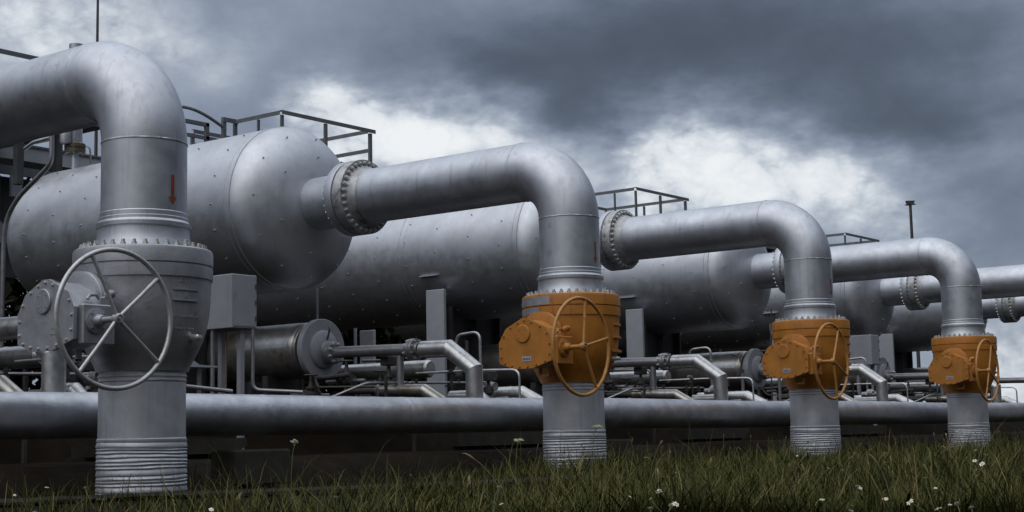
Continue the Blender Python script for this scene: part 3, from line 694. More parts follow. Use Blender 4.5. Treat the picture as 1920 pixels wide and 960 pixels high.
# small gate valves
def gate_valve(wheel=True):
    root = empty('gate_valve')
    b = MB(); b.lathe([(.05, -.2), (.11, -.195), (.11, -.16), (.06, -.155), (.07, -.08), (.10, 0), (.07, .08), (.06, .155), (.11, .16), (.11, .195), (.05, .2)], 20, (0, 0, 0), (0, 1, 0)); b.build('body', DSTEEL, root)
    b = MB(); b.lathe([(.08, .0), (.07, .12), (.11, .125), (.11, .17), (.055, .175), (.04, .26), (.03, .40)], 20); b.build('bonnet', DSTEEL, root)
    if wheel:
        n = 24; w = MB(); w.tube([(.13 * math.cos(2 * math.pi * k / n), .13 * math.sin(2 * math.pi * k / n), .40) for k in range(n)], .017, 8, closed=True)
        for a in (0, R(60), R(120)): w.cyl((.13 * math.cos(a), .13 * math.sin(a), .40), (-.13 * math.cos(a), -.13 * math.sin(a), .40), .012, 6)
        w.build('handwheel', DSTEEL, root)
    else:
        w = MB(); w.box((-.14, -.12, .36), (.14, .12, .56), None, .02); w.cyl((.14, 0, .46), (.24, 0, .46), .05, 10); w.build('actuator', DSTEEL, root)
    MB().cyl((0, .2, 0), (0, .55, 0), .04, 10).build('stub_pipe', PIPEG, root); MB().cyl((0, -.2, 0), (0, -.5, 0), .04, 10).build('stub_pipe', PIPEG, root)
    return root
g1 = gate_valve(); g2 = gate_valve(False)
for k, i in enumerate(range(-1, 4)):
    c = g1 if k == 0 else copy_tree(g1); c.location = (9.55 + i * S, 5.65, 1.78); tag(c, 'small dark gate valve with a flat handwheel, ' + PLACE[i], 'gate valve', 'small dark gate valves behind the header')
    c = g2 if k == 0 else copy_tree(g2); c.location = (10.25 + i * S, 5.15, 1.72); tag(c, 'small dark valve with a boxy actuator under the drain pipe, ' + PLACE[i], 'valve', 'small actuated valves under the drain pipes')
for k, i in enumerate(range(-1, 4)):
    c = copy_tree(g1); c.location = (9.2 + i * S, 6.3, 1.52); c.rotation_euler = (0, 0, 1.57); tag(c, 'dark gate valve turned sideways below the drum end, ' + PLACE[i], 'gate valve', 'sideways gate valves below the drum ends')
    c = copy_tree(g1); c.location = (10.9 + i * S, 6.0, 1.62); tag(c, 'dark gate valve half hidden behind the low pipes, ' + PLACE[i], 'gate valve', 'half hidden gate valves behind the low pipes')
    c = copy_tree(g2); c.location = (11.2 + i * S, 3.35, 1.36); tag(c, 'dark actuated valve close to the drain pipe foot, ' + PLACE[i], 'valve', 'actuated valves at the drain pipe feet')
def dark_pipe():
    root = empty('manifold_pipe'); b = MB(); b.tube(fillet([(8.2, 6.35, 1.35), (12.4, 6.35, 1.5), (12.4, 7.4, 1.5)], .2), .07, 14)
    for x in (8.9, 9.9, 11.3): b.lathe([(.07, -.05), (.13, -.045), (.13, -.006), (.12, -.004), (.12, .004), (.13, .006), (.13, .045), (.07, .05)], 18, (x, 6.35, 1.35 + (x - 8.2) * .0357), (1, 0, .036))
    b.build('pipe', DSTEEL, root)
    MB().tube(fillet([(9.4, 6.35, 1.38), (9.4, 6.35, 1.85), (9.4, 5.4, 1.9)], .12), .045, 10).build('branch', DSTEEL, root)
    MB().tube(fillet([(10.7, 6.35, 1.42), (10.7, 6.35, 1.75), (10.7, 5.2, 1.78), (10.7, 5.2, 1.1)], .12), .04, 10).build('branch', PIPEG, root)
    for x in (8.6, 11.8): MB().box((x - .05, 6.3, .6), (x + .05, 6.4, 1.29)).build('stand', DSTEEL, root, smooth=False)
    return root
bay_copies(dark_pipe(), {i: 'dark flanged manifold pipe with branches behind the header, ' + PLACE[i] for i in range(-1, 4)}, 'pipe', 'dark manifold pipes behind the header', range(-1, 4))
def small_bore():
    root = empty('small_bore_pipe')
    MB().tube(fillet([(8.6, 5.2, 1.42), (9.1, 4.7, 1.7), (12.6, 4.7, 1.76), (12.9, 4.7, 1.3)], .12), .028, 8).build('tube', PIPEG, root)
    MB().tube(fillet([(9.0, 4.3, 1.36), (9.0, 4.3, 1.62), (9.0, 5.9, 1.66), (9.3, 6.3, 1.9)], .1), .022, 8).build('tube', DSTEEL, root)
    for x in (9.6, 10.5, 11.6, 12.2):
        b = MB(); b.box((x - .03, 4.62, 1.0), (x + .03, 4.655, 1.82)); b.box((x - .05, 4.60, 1.66), (x + .05, 4.78, 1.695)); b.build('clamp', DSTEEL, root, smooth=False)
    b = MB(); b.lathe([(.03, 0), (.03, .12), (.075, .13), (.075, .17), (.03, .18), (0, .18)], 14, (11.9, 4.7, 1.74), (0, 0, 1)); b.build('gauge_stem', DSTEEL, root)
    b = MB(); b.lathe([(0, -.025), (.085, -.025), (.085, .025), (.07, .03), (0, .03)], 20, (11.9, 4.7, 2.0), (-.6, -.8, 0)); b.build('gauge', PIPEG, root); return root
bay_copies(small_bore(), {i: 'small bore tubing with clamps and a round gauge, ' + PLACE[i] for i in range(-1, 4)}, 'tube', 'small bore tubing behind the header', range(-1, 4))
# dark flange stacks behind the drain pipe foot
def flange_pair():
    root = empty('flanged_joint')
    b = MB(); b.lathe([(.09, -.3), (.09, -.08), (.17, -.078), (.17, -.012), (.16, -.01), (.16, .01), (.17, .012), (.17, .078), (.09, .08), (.09, .3)], 28, (0, 0, 0), (0, 1, 0)); b.build('flange', PIPEG, root)
    for k in range(8):
        a = 2 * math.pi * k / 8; place_mesh('bolt', SMN, root, (.14 * math.cos(a), .13, .14 * math.sin(a)), (0, -1, 0))
    return root
fp = flange_pair()
for k, i in enumerate(range(-1, 4)):
    c = fp if k == 0 else copy_tree(fp); c.location = (11.55 + i * S, 3.75, 1.62); tag(c, 'dark bolted pipe joint close behind the clad drain pipe, ' + PLACE[i], 'pipe joint', 'bolted joints behind the drain pipes')
# thin bent tubes
def tubes():
    root = empty('impulse_tube'); b = MB()
    b.tube(fillet([(10.4, 6.0, 2.22), (10.4, 4.95, 2.19), (10.4, 4.95, 1.3)], .13), .03, 10); b.build('tube', PIPEG, root); return root
bay_copies(tubes(), {i: 'thin grey bent tube under the drain pipe, ' + PLACE[i] for i in range(-1, 4)}, 'tube', 'thin tubes under the drain pipes', range(-1, 4))
def tubes2():
    root = empty('vent_tube'); b = MB()
    b.tube(fillet([(11.7, 4.6, 2.45), (11.7, 4.55, 2.72), (11.7, 3.95, 2.76), (11.7, 3.95, 1.2)], .2), .03, 10); b.build('tube', CLAD, root)
    b = MB(); b.lathe([(.05, 0), (.09, .02), (.09, .07), (.05, .08), (.04, .2)], 12, (11.7, 4.6, 2.25), (0, 0, 1)); b.cyl((11.7, 4.3, 2.2), (11.7, 4.3, 2.6), .035, 8); b.build('fitting', DSTEEL, root); return root
bay_copies(tubes2(), {i: 'bright hooked vent tube rising behind the clad bend, ' + PLACE[i] for i in range(-1, 4)}, 'tube', 'hooked vent tubes behind the drain pipes', range(-1, 4))
def rail_tube():
    root = empty('tracer_tube'); b = MB(); b.tube(fillet([(10.9, 5.0, 1.93), (10.9, 3.55, 1.93), (10.9, 2.35, 1.90), (10.9, 2.35, 1.2)], .18), .024, 8); b.build('tube', CLAD, root)
    b = MB(); b.box((10.86, 4.0, 1.90), (10.94, 4.1, 1.97)); b.box((10.885, 4.03, 1.0), (10.915, 4.06, 1.9)); b.build('clamp', DSTEEL, root); return root
bay_copies(rail_tube(), {i: 'thin bright horizontal tracer tube passing behind the clad bend, ' + PLACE[i] for i in range(-1, 4)}, 'tube', 'tracer tubes behind the drain pipes', range(-1, 4))

# ------------------------------------------------------------------ instrument cabinets
def cabinet():
    root = empty('instrument_cabinet')
    b = MB(); b.box((0, 0, 2.71), (.62, .80, 3.71), None, .012); b.build('housing', GREYB, root)
    b = MB(); b.box((.03, -.012, 2.75), (.58, -.002, 3.67)); d = b.build('door', GREYB, root, smooth=False)
    for z in (2.9, 3.2, 3.5):
        h = MB().cyl((.57, -.02, z - .04), (.57, -.02, z + .04), .016, 8); h.build('hinge', DSTEEL, d)
    b = MB(); b.box((.30, .1, 0), (.40, .2, 2.708)); b.box((.22, .02, 0), (.48, .28, .04)); b.build('leg', GREYB, root, smooth=False)
    b = MB(); b.box((.30, .62, 0), (.40, .72, 2.708)); b.build('leg', GREYB, root, smooth=False); return root
cb = cabinet()
for k, (i, lab) in enumerate(((0, 'grey metal cabinet on a post right of the grey valve'), (3, 'pale grey metal cabinet right of the middle orange valve'))):
    c = cb if k == 0 else copy_tree(cb); c.location = (6.47 + i * S, 5.58, 0); tag(c, lab, 'cabinet', 'grey cabinets on posts')
def conduits():
    root = empty('cable_conduit')
    b = MB(); b.tube(fillet([(0, 0, 2.70), (0, 0, 1.45), (.0, .1, 1.2)], .1), .045, 10); b.build('pipe', PIPEG, root); return root
def one_tube(name, pts, r, m, label, cat, fr=.15, group=None):
    root = MB().tube(fillet(pts, fr), r, 10).build(name, m); tag(root, label, cat, group); return root
one_tube('conduit', [(6.55, 6.2, 2.70), (6.55, 6.2, 1.2)], .042, PIPEG, 'left grey conduit below the cabinet by the grey valve', 'conduit')
one_tube('conduit', [(6.75, 6.05, 2.70), (6.75, 6.05, 1.2)], .016, DRY, 'thin rusty rod between the conduits below the cabinet', 'conduit')
one_tube('conduit', [(7.0, 5.6, 2.70), (7.0, 5.6, 1.58), (7.6, 4.9, 1.52)], .035, PIPEG, 'right conduit below the cabinet, bent to run level along the header', 'conduit')
one_tube('drain_tube', [(4.6, 5.0, 1.95), (4.6, 5.0, 1.62), (5.6, 4.6, 1.5)], .04, PIPEG, 'grey tube curving out below the right side of the grey valve', 'tube', .25)
one_tube('drain_tube', [(5.2, 5.0, 1.95), (5.2, 5.0, 1.35)], .045, PIPEG, 'short upright tube under the small white tray by the grey valve', 'tube')
b = MB(); b.prism([(-.45, 0), (.45, 0), (.45, .03), (.05, .04), (-.45, .30)], 0, .35, Matrix(((1, 0, 0, 5.0), (0, 0, 1, 4.8), (0, 1, 0, 1.92), (0, 0, 0, 1)))); o = b.build('tray', PLATE, smooth=False); tag(o, 'small pale wedge shaped tray right of the base of the grey valve', 'tray')
# conduits without a cabinet before the third drum, with loose cable ends
def cable_stand(x, y, top, label):
    root = empty('conduit_stand'); root.location = (x, y, 0)
    MB().cyl((0, 0, 1.0), (0, 0, top), .045, 12).build('pipe', PIPEG, root)
    MB().lathe([(.055, 0), (.055, .1)], 12, (0, 0, top), (0, 0, 1)).build('collar', DSTEEL, root)
    b = MB(); b.tube(fillet([(0, 0, top + .08), (-.02, .05, top + .45), (-.12, .22, top + .55), (-.3, .4, top + .52)], .2), .018, 8); b.build('cable', DSTEEL, root); tag(root, label, 'conduit', 'open conduits with loose cables')
for (x, y, t, lb) in ((25.5, 5.5, 2.25, 'left grey conduit with a drooping cable in front of the silver drum'), (25.5, 4.35, 2.3, 'middle grey conduit with a looping cable in front of the silver drum'), (25.5, 3.9, 2.28, 'right grey conduit with a drooping cable in front of the silver drum')):
    cable_stand(x, y, t, lb)
b = MB()
for dx, tp in ((0, 4.0), (.05, 3.9)):
    b.tube([(25.5 + dx * .2, 4.6, 1.3), (25.5, 4.58, 2.4), (25.5 + dx, 4.56, 3.2), (25.5 + dx * 3, 4.5 - dx * 2, tp)], .02, 8)
o = b.build('loose_cable', DSTEEL); tag(o, 'pair of stiff cable ends sticking up before the silver drum', 'cable')

# ------------------------------------------------------------------ access platforms at the back
def platform():
    root = empty('access_platform'); X1, Y1, Z0, Z1 = 3.7, 3.9, 8.75, 10.05
    b = MB(); b.box((0, 0, Z0), (X1, Y1, Z0 + .12)); b.box((-.04, -.04, Z0 - .16), (X1 + .04, .04, Z0 - .002)); b.build('deck', RAIL, root, smooth=False)
    def angle(a, b_, nm='top_rail'):
        a, b_ = Vector(a), Vector(b_); d = b_ - a; m = MB()
        if abs(d.x) > abs(d.y): m.box((min(a.x, b_.x), a.y - .055, a.z - .012), (max(a.x, b_.x), a.y + .055, a.z)); m.box((min(a.x, b_.x), a.y - .055, a.z - .12), (max(a.x, b_.x), a.y - .043, a.z - .012))
        else: m.box((a.x - .055, min(a.y, b_.y), a.z - .012), (a.x + .055, max(a.y, b_.y), a.z)); m.box((a.x - .055, min(a.y, b_.y), a.z - .12), (a.x - .043, max(a.y, b_.y), a.z - .012))
        m.build(nm, RAIL, root, smooth=False)
    angle((-.06, 0, Z1), (X1 + .18, 0, Z1)); angle((0, .06, Z1 - .002), (0, 2.0, Z1 - .002)); angle((X1, .06, Z1 - .002), (X1, Y1, Z1 - .002))
    angle((X1, .06, Z1 - .6), (X1, Y1, Z1 - .6), 'mid_rail'); angle((0, Y1, Z1), (X1, Y1, Z1)); angle((0, Y1 - .0, Z1 - .6), (X1 - .1, Y1, Z1 - .6), 'mid_rail')
    for (x, y, t) in ((.02, .04, .05), (1.75, .0, .055), (X1, .02, .06), (0, 1.0, .04), (0, 2.0, .06), (X1, 2.0, .05), (X1, Y1, .06), (0, Y1, .06), (1.85, Y1, .05)):
        MB().box((x - t, y - t * .6, Z0 + .12), (x + t, y + t * .6, Z1 - .125 if (x, y) != (0, 2.0) else Z1 + .03)).build('post', RAIL, root, smooth=False)
    for x in (.9, 2.0):
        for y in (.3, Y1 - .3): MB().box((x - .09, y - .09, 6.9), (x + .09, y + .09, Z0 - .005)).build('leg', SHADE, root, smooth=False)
    return root
pf = platform()
PFL = {-1: 'dark steel platform railing at the top left above the big gas pipe', 0: 'steel platform with railing showing above the head of the biggest vessel', 1: 'steel platform hidden behind the second gas pipe', 2: 'steel platform railing above the pipe flange right of the nearest orange valve pipe', 3: 'steel platform hidden behind the third gas pipe', 4: 'smallest platform railing peeking above the gas pipe of the rightmost orange valve'}
for k, i in enumerate(range(-1, 5)):
    c = pf if k == 0 else copy_tree(pf); c.location = (17.36 + i * S, 15.62, 0); tag(c, PFL[i], 'platform', 'access platforms behind the vessels')
root = empty('stair_head'); Z0, Z1 = 8.75, 10.05
# gate and hooped hand rail at the stair head (-X side)
b = MB(); b.box((-.5, 1.95, Z0 + .1), (-.38, 2.05, Z1 + .02)); b.box((-.5, 1.93, Z1 - .12), (.06, 1.95, Z1 + .015)); b.build('gate_frame', RAIL, root, smooth=False)
b = MB(); b.tube([(-.45 - t * 1.9, 2.0 + .15 * t, Z1 - .28 + .40 * math.sin(t * 2.2) ) for t in np.linspace(0, 1, 12)], .05, 8); b.build('hoop_rail', RAIL, root)
b = MB(); b.box((-1.15, 1.95, Z0 - .1), (-1.03, 2.05, Z1 - .25)); b.box((-1.9, 1.95, Z1 - .36), (-1.03, 2.05, Z1 - .25)); b.box((-1.95, 1.95, Z1 - .75), (-.4, 2.02, Z1 - .65)); b.build('stair_rail', RAIL, root, smooth=False)
root.location = (17.36, 15.62, 0); tag(root, 'stair head with hooped handrail and gate at the left of the nearest platform', 'handrail')
# walkway of channel beams
root = empty('walkway')
MB().box((1, 20.0, 8.40), (60, 20.12, 8.80)).build('channel_beam', PLATE, root, smooth=False)
MB().box((1, 20.9, 8.40), (60, 21.02, 8.80)).build('channel_beam', PLATE, root, smooth=False)
MB().box((1, 19.95, 8.805), (60, 21.07, 8.86)).build('deck', RAIL, root, smooth=False)
MB().box((1, 20.02, 7.98), (60, 20.14, 8.22)).build('lower_beam', RAIL, root, smooth=False)
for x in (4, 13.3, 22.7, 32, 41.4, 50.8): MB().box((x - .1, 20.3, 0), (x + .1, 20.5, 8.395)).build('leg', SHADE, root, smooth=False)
for x in (8.9, 10.0, 11.0): MB().box((x - .06, 18.6, 8.62), (x + .06, 19.99, 8.745)).build('outrigger', RAIL, root, smooth=False)
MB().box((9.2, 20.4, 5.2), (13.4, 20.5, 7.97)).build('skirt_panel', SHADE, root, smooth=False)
for x in (9.2, 11.2, 13.3): MB().box((x, 20.28, 5.2), (x + .1, 20.397, 7.97)).build('panel_rib', RAIL, root, smooth=False)
b = MB(); b.prism([(10.2, 6.1), (11.9, 6.1), (10.2, 7.5)], 20.1, 20.16, Matrix(((1, 0, 0, 0), (0, 0, 1, 0), (0, 1, 0, 0), (0, 0, 0, 1)))); b.build('gusset', PLATE, root, smooth=False)
for x, w in ((11.35, .35), (12.05, .30)): MB().box((x, 19.86, 7.35), (x + w, 19.94, 7.95)).build('bracket', PLATE, root, smooth=False)
tag(root, 'grey walkway of deep channel beams behind the vessels at the left', 'walkway')
# relief valve and vent stack on the biggest vessel
root = empty('relief_valve', (8.76, 13.5, 6.9))
MB().cyl((0, 0, 0), (0, 0, .42), .085, 16).build('stem', ALU, root)
b = MB(); b.lathe([(.2, .42), (.24, .43), (.24, .52), (.215, .525), (.215, .54), (.24, .545), (.24, .63), (.2, .64), (.15, .7)], 28); b.build('flange', BRASS, root)
for k in range(8):
    a = 2 * math.pi * k / 8; place_mesh('bolt', SMN, root, (.2 * math.cos(a), .2 * math.sin(a), .40), (0, 0, 1))
MB().lathe([(.15, .65), (.165, .7), (.165, 1.1), (.165, 3.0)], 28).build('stack', ALU, root)
b = MB(); b.tube([(0, 0, 3.0)] + [(0, .35 - .35 * math.cos(t), 3.0 + .35 * math.sin(t)) for t in np.linspace(0, math.pi / 2, 10)] + [(0, 1.5, 3.35), (0, 4.2, 3.35)], .17, 24); b.build('outlet_pipe', ALU, root)
b = MB(); b.lathe([(.09, .6), (.13, .62), (.13, .95), (.10, 1.0), (.05, 1.15), (0, 1.2)], 16, (-.28, -.02, 0), (0, 0, 1)); b.cyl((-.28, 0, .7), (0, 0, .7), .06, 10); b.build('spring_bonnet', PIPEG, root)
b = MB(); b.tube(fillet([(.1, 0, .62), (.42, 0, .64), (.46, 0, -.05)], .12), .022, 8); b.build('sense_tube', CLAD, root)
tag(root, 'vent stack with a brownish flange standing on the biggest vessel under the left gas pipe', 'relief valve')
# bent conduit over the far head of the biggest vessel
b = MB(); b.tube(fillet([(7.3, 12.33, 8.0), (7.3, 12.32, 6.75), (7.3, 12.75, 6.52), (7.3, 13.5, 6.15), (7.3, 13.93, 5.75), (7.3, 14.06, 5.2), (7.3, 14.05, 3.6), (7.3, 14.05, 0)], .25), .055, 12)
o = b.build('bent_conduit', PIPEG); tag(o, 'long grey conduit bent around the far head of the biggest vessel at the left edge', 'conduit')
b = MB(); b.tube(fillet([(7.3, 12.33, 7.32), (7.3, 13.0, 7.30), (7.3, 13.3, 7.2)], .08), .045, 10); o2 = b.build('branch', CLAD, o)
# masts
root = empty('lightning_mast', (21.3, 29.5, 0))
MB().lathe([(.09, 0), (.07, 9), (.045, 17), (.03, 24), (0, 24.3)], 12).build('pole', DSTEEL, root); MB().box((-.25, -.25, 0), (.25, .25, .15), None, .02).build('base', CONC, root)
tag(root, 'thin dark lightning mast rising at the top left behind the gas pipe', 'mast')
root = empty('floodlight_mast', (73.5, 19.9, 0))
MB().lathe([(.12, 0), (.10, 8), (.085, 13.95)], 12).build('pole', DSTEEL, root)
b = MB(); b.box((-.12, -.3, 13.95), (.12, .3, 14.0)); b.prism([(-.26, 14.2), (.26, 14.2), (.18, 14.0), (-.18, 14.0)], -.15, .15, Matrix(((.61, .79, 0, 0), (-.79, .61, 0, 0), (0, 0, 1, 0), (0, 0, 0, 1))) @ Matrix(((1, 0, 0, 0), (0, 0, 1, 0), (0, 1, 0, 0), (0, 0, 0, 1)))); b.build('lamp_head', DSTEEL, root, smooth=False)
tag(root, 'slim dark floodlight mast standing against the sky at the right', 'lamp post')
# ------------------------------------------------------------------ far wood beyond the plant
def wood():
    N = 80000; x = rng.uniform(-25, 78, N); y = 27 + rng.normal(0, 1.6, N)
    top = 6.8 + 2.2 * np.exp(-((x - 20) / 9.0) ** 4) + .9 * np.sin(x * .31) + .7 * np.sin(x * .83 + 1) + .5 * np.sin(x * 2.1)
    z = top * rng.random(N) ** .8; sz = rng.uniform(.12, .34, N)
    d1 = rng.normal(size=(N, 3)); d1 /= np.linalg.norm(d1, axis=1)[:, None]; d2 = np.cross(d1, rng.normal(size=(N, 3))); d2 /= np.linalg.norm(d2, axis=1)[:, None]
    c = np.stack([x, y, z], 1); s = sz[:, None]
    v = np.stack([c - d1 * s, c + d2 * s * .6, c + d1 * s, c - d2 * s * .6], 1).reshape(-1, 3)
    me = bpy.data.meshes.new('far_wood'); me.vertices.add(len(v)); me.vertices.foreach_set('co', v.ravel()); me.loops.add(4 * N); me.loops.foreach_set('vertex_index', np.arange(4 * N))
    me.polygons.add(N); me.polygons.foreach_set('loop_start', np.arange(0, 4 * N, 4)); me.update(); me.validate(); me.materials.append(LEAF)
    o = bpy.data.objects.new('far_wood', me); COL.objects.link(o); o['kind'] = 'stuff'; tag(o, 'dark mass of shrubs and trees beyond the plant, seen under the vessels', 'wood')
wood()
# ------------------------------------------------------------------ grass
def grass():
    fx, fy = .794, .608                                   # horizontal view direction: density falls with distance
    N = 300000; d = 10.0 + 50 * rng.random(N) ** 1.9; lat = (rng.random(N) - .5) * 2 * (d * .42 + 1.5)
    x = -12.0 + fx * d + fy * lat; y = -15.06 + fy * d - fx * lat
    clump = np.sin(x * 1.3 + 1.1 * np.sin(y * .9)) * np.sin(y * 1.7 + .8 * np.sin(x * .7)) * .5 + .5
    # meadow reaches the valve columns on the right and thins out to bare soil around the left column
    edge = np.where(x < 6, -1.4 - (6 - x) * .52, 0.6 + np.clip((x - 6) * .05, 0, .6)) + .7 * np.sin(x * .9) + rng.normal(0, .5, N)
    keep = (y < edge) | ((rng.random(N) < .05) & (y < 4)) | ((x < 4) & (y < 2.0) & (rng.random(N) < .07))
    tt = (x + 3.2) / 9.2; onpath = (tt > -.1) & (tt < 1.0) & (np.abs(y - (.1 - 3.05 * tt)) < .5)
    keep &= ~(onpath & (rng.random(N) < .85)); keep &= rng.random(N) < .45 + .55 * clump
    for i in range(4): keep &= ((x - i * S) ** 2 + y ** 2) > .30
    x, y, d, clump = x[keep], y[keep], d[keep], clump[keep]; n = len(x)
    patch_ = np.sin(x * .55 + 1.3 * np.sin(y * .47 + 1)) * np.sin(y * .63 + 1.1 * np.sin(x * .38)) * .5 + .5
    foot = np.min([np.hypot(x - i * S, y) for i in range(1, 5)], axis=0); clump = np.where(foot < 1.1, 1.0, clump)
    h = rng.gamma(5, .038, n) * (.55 + .75 * clump); h = np.clip(h, .05, .55); h = np.where(x < 3, h * .75, h)
    h *= .7 + .6 * patch_; tall = rng.random(n) < .03; h = np.where(tall, h + rng.uniform(.15, .4, n), h)
    a = rng.uniform(0, 2 * math.pi, n); lean = rng.uniform(.05, 1.2, n) * h; w = rng.uniform(.0022, .0052, n) * (1 + d / 35)
    w = np.where(tall, w * .55, w); broad = (rng.random(n) < .035) & ~tall; w = np.where(broad, w * 4.5, w); h = np.where(broad, h * .7, h); lean = np.where(broad, h * rng.uniform(.5, 1.2, n), lean)
    dx, dy = np.cos(a), np.sin(a); px, py = -dy, dx
    z0 = -.04
    def P(t, k, s): return np.stack([x + dx * lean * k + px * w * s, y + dy * lean * k + py * w * s, z0 + h * t], 1)
    v = np.stack([P(0, 0, -1), P(0, 0, 1), P(.5, .28, .8), P(.5, .28, -.8), P(.85, .7, .45), P(.85, .7, -.45), P(1.0, 1.1, 0)], 1).reshape(-1, 3)
    base = np.arange(n) * 7
    quads = np.concatenate([np.stack([base, base + 1, base + 2, base + 3], 1), np.stack([base + 3, base + 2, base + 4, base + 5], 1)]); tris = np.stack([base + 5, base + 4, base + 6], 1)
    li = np.concatenate([quads.ravel(), tris.ravel()]); ls = np.concatenate([np.arange(0, 8 * n, 4), 8 * n + np.arange(0, 3 * n, 3)])
    me = bpy.data.meshes.new('meadow_grass'); me.vertices.add(len(v)); me.vertices.foreach_set('co', v.ravel()); me.loops.add(len(li)); me.loops.foreach_set('vertex_index', li)
    me.polygons.add(3 * n); me.polygons.foreach_set('loop_start', ls); me.update(); me.validate()
    tint = np.clip(rng.normal(.30, .15, n) + .1 * (clump - .5) + .30 * (1 - patch_) ** 2 - .06, 0, .85); tint = np.where(rng.random(n) < .10, rng.uniform(.8, 1, n), tint); tint = np.where(tall, np.maximum(tint, rng.uniform(.4, .95, n)), tint)
    nv = len(v)
    at = me.attributes.new('blade_tint', 'FLOAT', 'POINT'); at.data.foreach_set('value', np.repeat(tint, 7).astype(np.float32))
    me.materials.append(GRASS); o = bpy.data.objects.new('meadow_grass', me); COL.objects.link(o); o['kind'] = 'stuff'; tag(o, 'unmown dark green meadow grass with dry stalks in front of the valves', 'grass')
    return n
NG = grass()
def seed_stalks():
    b = MB()
    for k in range(150):
        d = 10.5 + 22 * random.random() ** 1.4; la = (random.random() - .5) * 2 * d * .36; x = -12 + .794 * d + .608 * la; y = -15.06 + .608 * d - .794 * la
        if (x < 6 and y > -3.0 - (6 - x) * .55) or y > .3 or min(math.hypot(x - i * S, y) for i in range(4)) < .6: continue
        h = random.uniform(.32, .7); a = random.uniform(0, 6.28); ln = h * random.uniform(.05, .55); ux, uy = math.cos(a), math.sin(a)
        P0 = [Vector((x + ux * ln * t ** 2, y + uy * ln * t ** 2, -.03 + h * (t - .12 * t ** 3))) for t in (0, .35, .65, .85, 1)]
        b.tube(P0, [.003, .0026, .0022, .002, .0018], 4)
        dd = (P0[-1] - P0[-2]).normalized(); L_ = random.uniform(.05, .12); q = P0[-1]
        b.tube([q - dd * L_ * .5, q - dd * L_ * .1 + Vector((0, 0, -.002)), q + dd * L_ * .3 + Vector((0, 0, -.01)), q + dd * L_ * .6 + Vector((0, 0, -.03))], [.002, .008, .006, .001], 5)
    o = b.build('dry_seed_stalks', DRY); o['kind'] = 'stuff'; tag(o, 'thin dry seed stalks leaning above the meadow grass', 'grass')
seed_stalks()
# ------------------------------------------------------------------ wild flowers
FL = [(-2.72, -1.91, 0.25), (-5.04, -4.78, 0.3), (-3.09, -3.04, 0.27), (-6.79, -7.56, 0.3), (-6.36, -8.59, 0.31), (-3.46, -6.72, 0.23), (1.84, -2.83, 0.22), (-4.03, -8.81, 0.34), (-4.56, -9.24, 0.26), (1.17, -5.4, 0.42), (-3.36, -9.65, 0.29), (-5.08, -10.54, 0.34), (-4.33, -10.2, 0.29), (-5.6, -11.0, 0.31), (-4.1, -10.2, 0.24), (-5.21, -10.91, 0.31), (-6.68, -11.58, 0.34), (1.74, -5.24, 0.39), (7.02, -5.44, 0.31), (5.43, -6.96, 0.37), (3.63, -8.22, 0.3), (7.31, -7.88, 0.36), (-0.45, -10.75, 0.41), (-1.38, -11.15, 0.41), (2.2, -9.88, 0.4), (-2.39, -11.2, 0.28), (-2.45, -11.16, 0.35), (-5.3, -12.24, 0.34), (-2.83, -11.02, 0.23), (-3.08, -11.15, 0.24), (-3.82, -11.85, 0.25), (-5.75, -12.64, 0.36), (-4.61, -12.27, 0.28), (-5.61, -12.09, 0.31), (-3.63, -10.98, 0.26), (-2.38, -10.64, 0.29), (-2.23, -10.59, 0.27), (1.83, -8.56, 0.27), (1.42, -8.6, 0.3), (-5.94, -11.46, 0.3), (-5.99, -12.65, 0.35)]
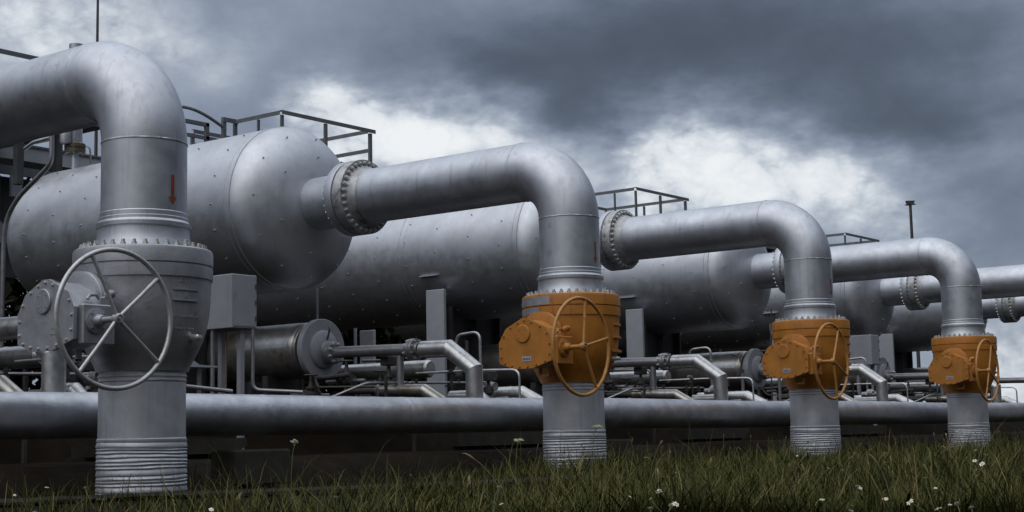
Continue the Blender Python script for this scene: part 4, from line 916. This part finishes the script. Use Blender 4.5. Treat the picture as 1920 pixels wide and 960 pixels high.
def daisy():
    root = empty('wildflower')
    MB().tube([(0, 0, -.35), (.01, .005, -.2), (.02, 0, -.08), (0, 0, 0)], .0035, 5).build('stem', STEM, root)
    b = MB(); n = 11
    for k in range(n):
        a = 2 * math.pi * k / n; c, s = math.cos(a), math.sin(a); L_ = random.uniform(.024, .030); dz = random.uniform(-.006, .008)
        vs = [(c * .006, s * .006, 0), (c * L_ * .6 - s * .007, s * L_ * .6 + c * .007, dz * .5 + .003), (c * L_, s * L_, dz), (c * L_ * .6 + s * .007, s * L_ * .6 - c * .007, dz * .5 + .003)]
        b.add(vs, [(0, 1, 2, 3)])
    b.build('petals', PETAL, root, smooth=False)
    MB().lathe([(.0, -.003), (.009, 0), (.008, .006), (0, .009)], 8).build('core', YCORE, root); return root
fl0 = daisy()
for k, (x, y, h) in enumerate(FL):
    c = fl0 if k == 0 else copy_tree(fl0); c.location = (x, y, h - .03); c.rotation_euler = (random.uniform(.1, .75), random.uniform(-.75, .1), random.uniform(0, 6)); s = random.uniform(.5, .9); c.scale = (s, s, s)
    tag(c, 'small white flower on a thin stem in the meadow grass', 'flower', 'white wildflowers in the grass')
def umbel(name, loc, h, spread, droop, label, m=UMBEL):
    root = empty(name, loc); lean = Vector((droop * .35, -droop * .25, 0))
    pts = [Vector((0, 0, -.04)), Vector((0, 0, h * .5)) + lean * .2, Vector((0, 0, h * .9)) + lean * .6, Vector((0, 0, h)) + lean]
    MB().tube(pts, .005, 6).build('stem', STEM, root)
    b = MB(); top = pts[-1]
    for k in range(26):
        a = random.uniform(0, 6.28); rr = spread * math.sqrt(random.random()); e = top + Vector((rr * math.cos(a), rr * math.sin(a), .06 - rr * .5 * (1 + droop) + random.uniform(-.01, .01)))
        b.tube([top, (top + e) / 2 + Vector((0, 0, .01)), e], .0018, 4)
        for q in range(5):
            p = e + Vector((random.uniform(-.014, .014), random.uniform(-.014, .014), random.uniform(-.006, .01))); b.lathe([(0, -.006), (.008, 0), (0, .006)], 5, p)
    b.build('flower_head', m, root); tag(root, label, 'flower')
umbel('umbel_plant', (6.26, -2.47, 0), .72, .075, .25, 'pale green umbel on a tall stem in front of the nearest orange valve column')
umbel('umbel_plant', (1.9, -4.4, 0), .55, .06, .1, 'small pale umbel left of the nearest orange valve column foot')
umbel('umbel_plant', (7.4, -7.2, 0), .36, .10, .9, 'drooping pale umbel in the grass left of the rightmost valve column', DRY)
umbel('umbel_plant', (.04, -2.6, 0), .58, .03, .1, 'tall thin yellowish flower stem against the dark ground left of centre')
